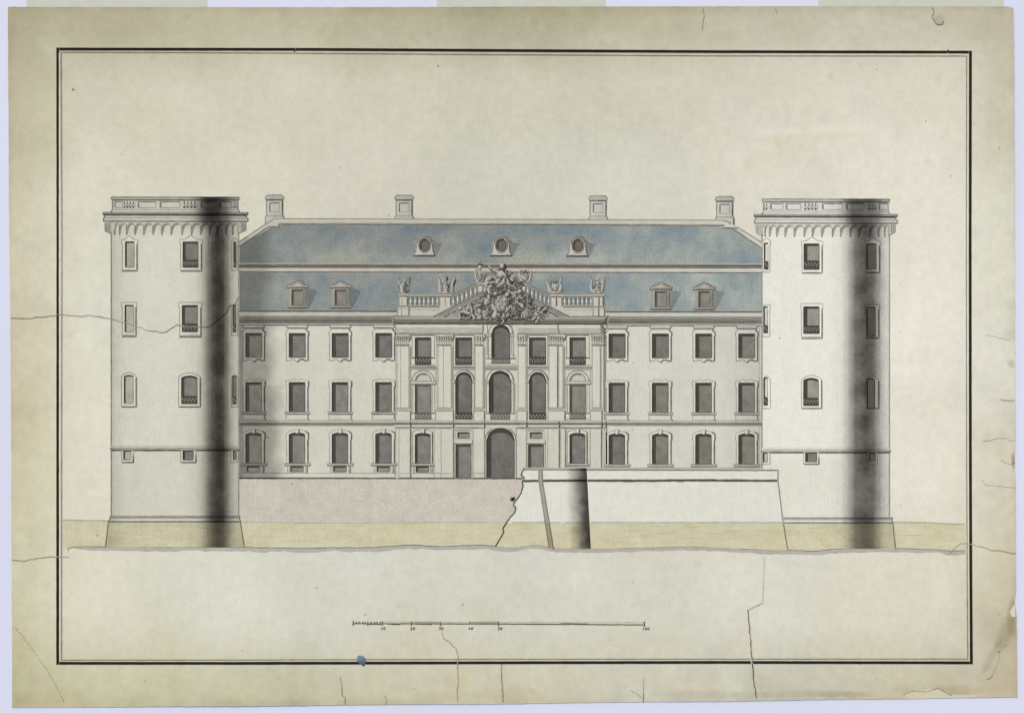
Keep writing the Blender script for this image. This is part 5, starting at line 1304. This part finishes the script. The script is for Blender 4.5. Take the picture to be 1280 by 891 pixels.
# putti and trophies to the left
k.limb([(575.4, 398.4), (574.6, 393), (578, 389.4), (585, 391.6), (589.4, 392)], [2, 2.4, 3, 3.6, 3]); k.limb([(583.4, 389.6), (585, 385), (587, 380), (589.4, 386), (590, 391)], [1.6, 2.4, 1.6, 2.4, 2]); k.limb([(590, 392), (593, 396.6), (595.6, 399)], [3, 2.6, 1.6]); k.limb([(581, 399.4), (584, 397.4), (588.4, 396)], [1.4, 2.2, 2])
k.blob(579.4, 394.6, 2.6, 2.6, 0, (96,92,80), (60,56,48)); k.blob(574.6, 385.2, 2.4, 2.2); k.blob(597.4, 390.4, 4.2, 5, 30); k.blob(600, 396.4, 4, 2.6, -20); k.limb([(592, 386), (597, 382), (602, 380.4)], [1.6, 3, 2]); k.blob(607.6, 377.4, 2.6, 5, 10); k.blob(606.6, 390.4, 4.6, 6.4, 10, (190,188,176), (90,85,78)); k.blob(605.4, 385.6, 2.6, 1.8, 0, (120,114,104), (60,56,50)); k.blob(611, 371, 2.4, 3.4, 0); k.limb([(603.6, 396), (607, 398), (611.6, 396.4)], [1.4, 1.8, 1.2])
# putti, shell and fasces to the right
k.limb([(633.6, 363), (638, 365.4), (643, 366.4), (647, 364)], [1.4, 2.6, 3.4, 2]); k.blob(642, 369.4, 2.6, 3.4, 0); k.blob(649, 364, 3, 2.4, -20); k.limb([(644.6, 380), (645.4, 373.6), (649.4, 371.8), (653, 373.4)], [1, 1.6, 2, 1.4]); k.limb([(646.4, 375.4), (647.6, 380), (654.6, 380)], [2.4, 2.6, 1.6]); k.blob(650.6, 376.4, 2.2, 1.8, 0, (70,66,60), (44,41,37)); k.limb([(651.6, 398), (653.6, 391), (659.6, 387.6)], [1.2, 2.2, 1.4]); k.blob(656.8, 393.2, 3.6, 4.8, 35, (170,167,155), (84,80,72)); k.blob(641.6, 386.6, 2.6, 2.8, 0, (190,184,172)); k.blob(645.6, 391.4, 3.2, 3, 0, (160,155,146)); k.blob(638.4, 392.6, 1.6, 2, 0, (56,52,47), (40,37,33)); k.blob(638.2, 395.4, 1.8, 1.2, 0, (50,47,42), (36,33,30)); k.blob(652.6, 382.8, 2.6, 2, 0); k.limb([(659, 384), (663, 390), (666, 396)], [2.4, 4, 2], (150,146,136))
k.blob(671.6, 392.6, 4, 4, 20, (206,204,188)); k.limb([(668.6, 387.6), (672, 389.6), (677, 390.4), (680.6, 386.6), (682.2, 383.4)], [1.6, 2.6, 2.8, 2.2, 1.6]); k.blob(673, 386, 2.4, 2.3, 0, (186,180,166)); k.limb([(670, 394.6), (667.4, 398), (664.4, 400.6)], [3.2, 2.6, 1.4]); k.limb([(674, 395.6), (671.6, 399.6), (669.6, 403)], [3, 2.6, 1.4]); k.limb([(677, 391.6), (681, 392.6), (683, 395.6)], [1.2, 2, 1]); k.blob(680, 389.6, 1.8, 1.6, 0, (70,65,60), (44,41,37))
for i in range(30):
    x, y = rn.uniform(580, 680), rn.uniform(352, 400)
    if inside(x, y, hull):
        r = rn.uniform(.5, 1.0); k.poly([(x - r, y), (x, y - r * .7), (x + r, y + .2), (x + .2, y + r * .8)], c_(50, 46, 42))
cnt = 0
while cnt < 500:
    x, y = rn.uniform(574, 686), rn.uniform(336, 402)
    if not inside(x, y, hull): continue
    cnt += 1; k.k += 1
    a = rn.uniform(0, 6.28); l = rn.uniform(1.0, 3.2); b = a + rn.uniform(-1.2, 1.2)
    p = [(x, y), (x + l * .6 * math.cos(a), y + l * .6 * math.sin(a)), (x + l * .6 * math.cos(a) + l * .5 * math.cos(b), y + l * .6 * math.sin(a) + l * .5 * math.sin(b))]
    dk = rn.random() < .62; cc = c_(*((58, 54, 49) if dk else (190, 187, 176)))
    n0 = len(k.v); w_ = rn.uniform(.2, .42)
    for px, py in p:
        nx, ny = -math.sin(a), math.cos(a)
        k.add(px + nx * w_, py + ny * w_, cc); k.add(px - nx * w_, py - ny * w_, cc)
    k.f += [(n0, n0 + 1, n0 + 3, n0 + 2), (n0 + 2, n0 + 3, n0 + 5, n0 + 4)]
cg = build('coat_of_arms', k, 'iron_gall_ink', None, (626, 400))
tag(cg, 'carved coat of arms with cherubs and drapery filling the pediment', 'coat of arms')

# ------------------------------------------------------------------ retaining wall in section (pink) and the white bastion in front
jag = [(655.5,585.1),(653.2,589.4),(651.2,593.9),(653.6,595.4),(655.5,597.2),(652.8,602.6),(653.9,607.3),(650.9,616.8),(647.6,622.4),(643.8,626.9),(641.5,630.9),(644.8,634.9),(643.8,640.3),(638.4,645.7),(633.4,652.8),(628.6,660.5),(629.9,664.6),(625,673.6),(619.5,682.7)]
def jx(y):
    for (xa, ya), (xb, yb) in zip(jag, jag[1:]):
        if ya <= y <= yb: return xa + (xb - xa) * (y - ya) / (yb - ya + 1e-9)
    return jag[-1][0] if y > 600 else jag[0][0]
k = Ink(2, pink_c, .6)
def pfn(u, v):
    y = 598.4 + (topline(470) - 598.4) * v; xr = jx(y); x = 299.2 + (xr - 299.2) * u
    return x, 598.4 + (topline(x) - 598.4) * v
k.grid(pfn, 80, 12, pink_c)
o = build('retaining_wall', k, 'watercolour_wash', None, (470, 653))
tag(o, 'low pink washed wall standing in the moat below the palace', 'wall')
bw = thing('bastion_wall', 'white bastion wall with ragged left edge in front of the right wing', 'wall', 800, 684)
k = Ink(11, bast_c, .22)
def bfn(u, v):
    y = 585.2 + (683.5 - 585.2) * v; xl = jx(y)
    xr = 972.4 if y < 602 else 972.4 + (y - 602) * .142
    f = u
    x = xl + (xr - xl) * f
    yy = y if v < .999 else botline(x)
    return x, yy + 2.2 * (x - 655) / 318 * (1 - v) * (1 if v < .2 else 0)
k.grid(bfn, 170, 34, bast_c)
def dfn(u, v):
    y = 585.6 + 100 * v; r = 733.3 + (y - 585) * .0525; e = 696 + (y - 586) * .045
    return e + (r - e) * u, y
k.grid(dfn, 24, 60, bast_dark)
k.line(jag, 1.1, .16, soft=.4, jit=.2, step=2.5)
k.line([(655.5, 585.2), (698, 585.5)], .7, .6, soft=.4); k.line([(733.5, 585.7), (972.4, 587.2)], .7, .6, soft=.4); k.line([(655.5, 586.8), (697, 587), ], 1.1, .36, soft=.4); k.line([(733.5, 587.2), (972.4, 587.8)], 1.1, .36, soft=.4)
k.base = bast_dark
k.line([(696, 600.7), (733.8, 600.5)], 2.0, .22, soft=.4, step=1.5); k.line([(696, 587), (733.2, 587.2)], 1.1, .36, soft=.4, step=1.5); k.line([(696, 585.4), (733.2, 585.7)], .7, .6, soft=.4, step=1.5); k.line([(706, 652.8), (736.4, 652.8)], .8, .72, soft=.4, step=1.5)
k.base = bast_c
k.line([(653.4, 601.2), (697, 600.7)], 2.0, .22, soft=.5, jit=.25); k.line([(734.6, 600.5), (800, 600.8), (860, 600.2), (972.6, 600.8)], 2.0, .22, soft=.5, jit=.25)
k.line([(972.4, 587.4), (972.4, 602), (978, 648), (984.2, 686)], .8, .40, soft=.4)
k.line([(x, 652.8) for x in range(640, 706, 10)], .8, .72, soft=.5); k.line([(x, 652.8) for x in range(738, 980, 10)], .8, .72, soft=.5)
for i in range(34):
    x = random.choice((random.uniform(640, 660), random.uniform(744, 940), random.uniform(744, 940))); y = random.uniform(656, 681); k.k = 10 + i
    k.line([(x, y), (min(x + 14 if x < 700 else 978, x + random.uniform(8, 38)), y)], .45, random.uniform(.92, .97), soft=.5, step=9)
build('wall', k, 'watercolour_wash', bw)
k = Ink(12, bast_c, .5)
sx = lambda y: (673.6 if y < 602 else 673.8 + (y - 602) * .151)
k.grid(lambda u, v: (sx(586.6 + 98 * v) + (4.1 + v * 1.3) * u, 586.6 + 98 * v), 2, 30, lambda x, y: mul(bast_c(x, y), .50))
k.base = lambda x, y: mul(bast_c(x, y), .5)
k.line([(sx(586), 586), (sx(602), 602), (sx(684), 684)], .6, .7, soft=.3); k.line([(sx(586) + 4.2, 586), (sx(602) + 4.3, 602), (sx(686) + 5.6, 686.4)], .7, .6, soft=.3)
build('corner_strip', k, 'watercolour_wash', bw)['label'] = 'narrow grey strip leaning down the wall'

# ------------------------------------------------------------------ measuring scale
sb = thing('scale_bar', 'inked measuring scale with numerals 10 to 100 under the moat', 'scale bar', 623, 780)
k = Ink(3, paper, .2)
k.line([(441.5, 779.4), (623, 779.8), (805.6, 781)], .85, .18, soft=.35, jit=.12)
for a, b in ((460, 478), (484, 500), (520, 540), (700, 735)): k.line([(a, 779.7), (b, 780)], 1.1, .16, soft=.4)
build('line', k, 'iron_gall_ink', sb)
k = Ink(4, paper, .2)
k.line([(478, 777.2), (514, 777.2)], .4, .72, soft=.4); k.line([(550, 777.4), (587, 777.4)], .4, .75, soft=.4); k.line([(623, 777.6), (805, 778)], .45, .75, soft=.4)
for a, b in ((514.2, 550.6), (587.2, 623.2)):
    k.rect(a, 777.2, b, 779.4, lambda x, y: mul(paper(x, y), .48), 4); k.line([(a, 777.4), (b, 777.4)], .6, .5, soft=.35)
build('bar', k, 'iron_gall_ink', sb)
k = Ink(5, paper, .2)
for x, y0, y1 in ((441.4, 776, 782), (459.6, 776.6, 781.6), (477.8, 776.4, 781.6), (514.2, 776.8, 782), (550.6, 777, 782.4), (587.2, 777, 780.6), (623.2, 776.6, 782.4), (805.4, 776.6, 783)): k.line([(x, y0), (x + .1, y1)], .9, .20, soft=.3, step=2)
for x in (444.6, 448.4, 452.6, 455.4, 463.4, 467.6, 470.6, 474.8): k.line([(x, 777.2), (x + 1.2, 778.6)], 1.1, .28, soft=.35, step=1.5)
build('tick', k, 'iron_gall_ink', sb)
DIG = {'0': [[(.5, 0), (.05, .35), (.1, .8), (.5, 1), (.9, .7), (.9, .25), (.5, 0)]], '1': [[(.35, .25), (.6, 0), (.45, 1)]], '2': [[(.05, .2), (.5, 0), (.9, .25), (.1, 1), (.95, .95)]], '3': [[(.05, .1), (.6, 0), (.85, .25), (.4, .45), (.9, .7), (.5, 1), (.05, .85)]], '4': [[(.6, 0), (.05, .65), (.95, .6)], [(.65, .35), (.6, 1)]], '5': [[(.9, 0), (.3, 0), (.2, .42), (.8, .5), (.8, .85), (.1, 1)]]}
for s, x in (('10', 476.4), ('20', 513.4), ('30', 549), ('40', 586), ('50', 622.6), ('100', 803.4)):
    k = Ink(5, paper, .2)
    for i, ch in enumerate(s):
        for st_ in DIG[ch]: k.line([(x + i * 3.1 + 2.2 * a - 1.0 * b * .5, 784.0 + (.3 if x > 700 else 0) + 3.0 * b) for a, b in st_], .62, .25, soft=.28, jit=.03, step=1.5)
    build('numeral', k, 'iron_gall_ink', sb)

# ------------------------------------------------------------------ daylight and camera
w = bpy.data.worlds.new('World'); SC.world = w; w.use_nodes = True
nt = w.node_tree
sky = nt.nodes.new('ShaderNodeTexSky'); sky.sky_type = 'NISHITA'; sky.sun_disc = False
EL, AZ = math.radians(52), math.radians(-35)
sky.sun_elevation = EL; sky.sun_rotation = AZ
nt.links.new(sky.outputs[0], nt.nodes['Background'].inputs['Color']); nt.nodes['Background'].inputs['Strength'].default_value = 0.1
sd = bpy.data.lights.new('sun', 'SUN'); sd.energy = 1.5; sd.angle = math.radians(14); sd.color = (1.0, 0.86, 0.52)
so = bpy.data.objects.new('sun', sd); C.objects.link(so)
d = Vector((math.sin(AZ) * math.cos(EL), math.cos(AZ) * math.cos(EL), math.sin(EL)))
so.rotation_euler = d.to_track_quat('Z', 'Y').to_euler(); so.location = d * 5
cd = bpy.data.cameras.new('camera'); cam = bpy.data.objects.new('camera', cd); C.objects.link(cam)
cd.lens = 50; cd.sensor_width = 36; cd.sensor_fit = 'HORIZONTAL'; cd.clip_start = 0.05; cd.clip_end = 200
cam.location = (0, 0, TOP + 50.0 / 36.0); cam.rotation_euler = (0, 0, 0)
SC.camera = cam
vs = SC.view_settings; vs.view_transform = 'Standard'; vs.look = 'None'; vs.gamma = 1; vs.use_curve_mapping = False; vs.exposure = 0.72
SC.cycles.max_bounces = 4; SC.cycles.use_denoising = False
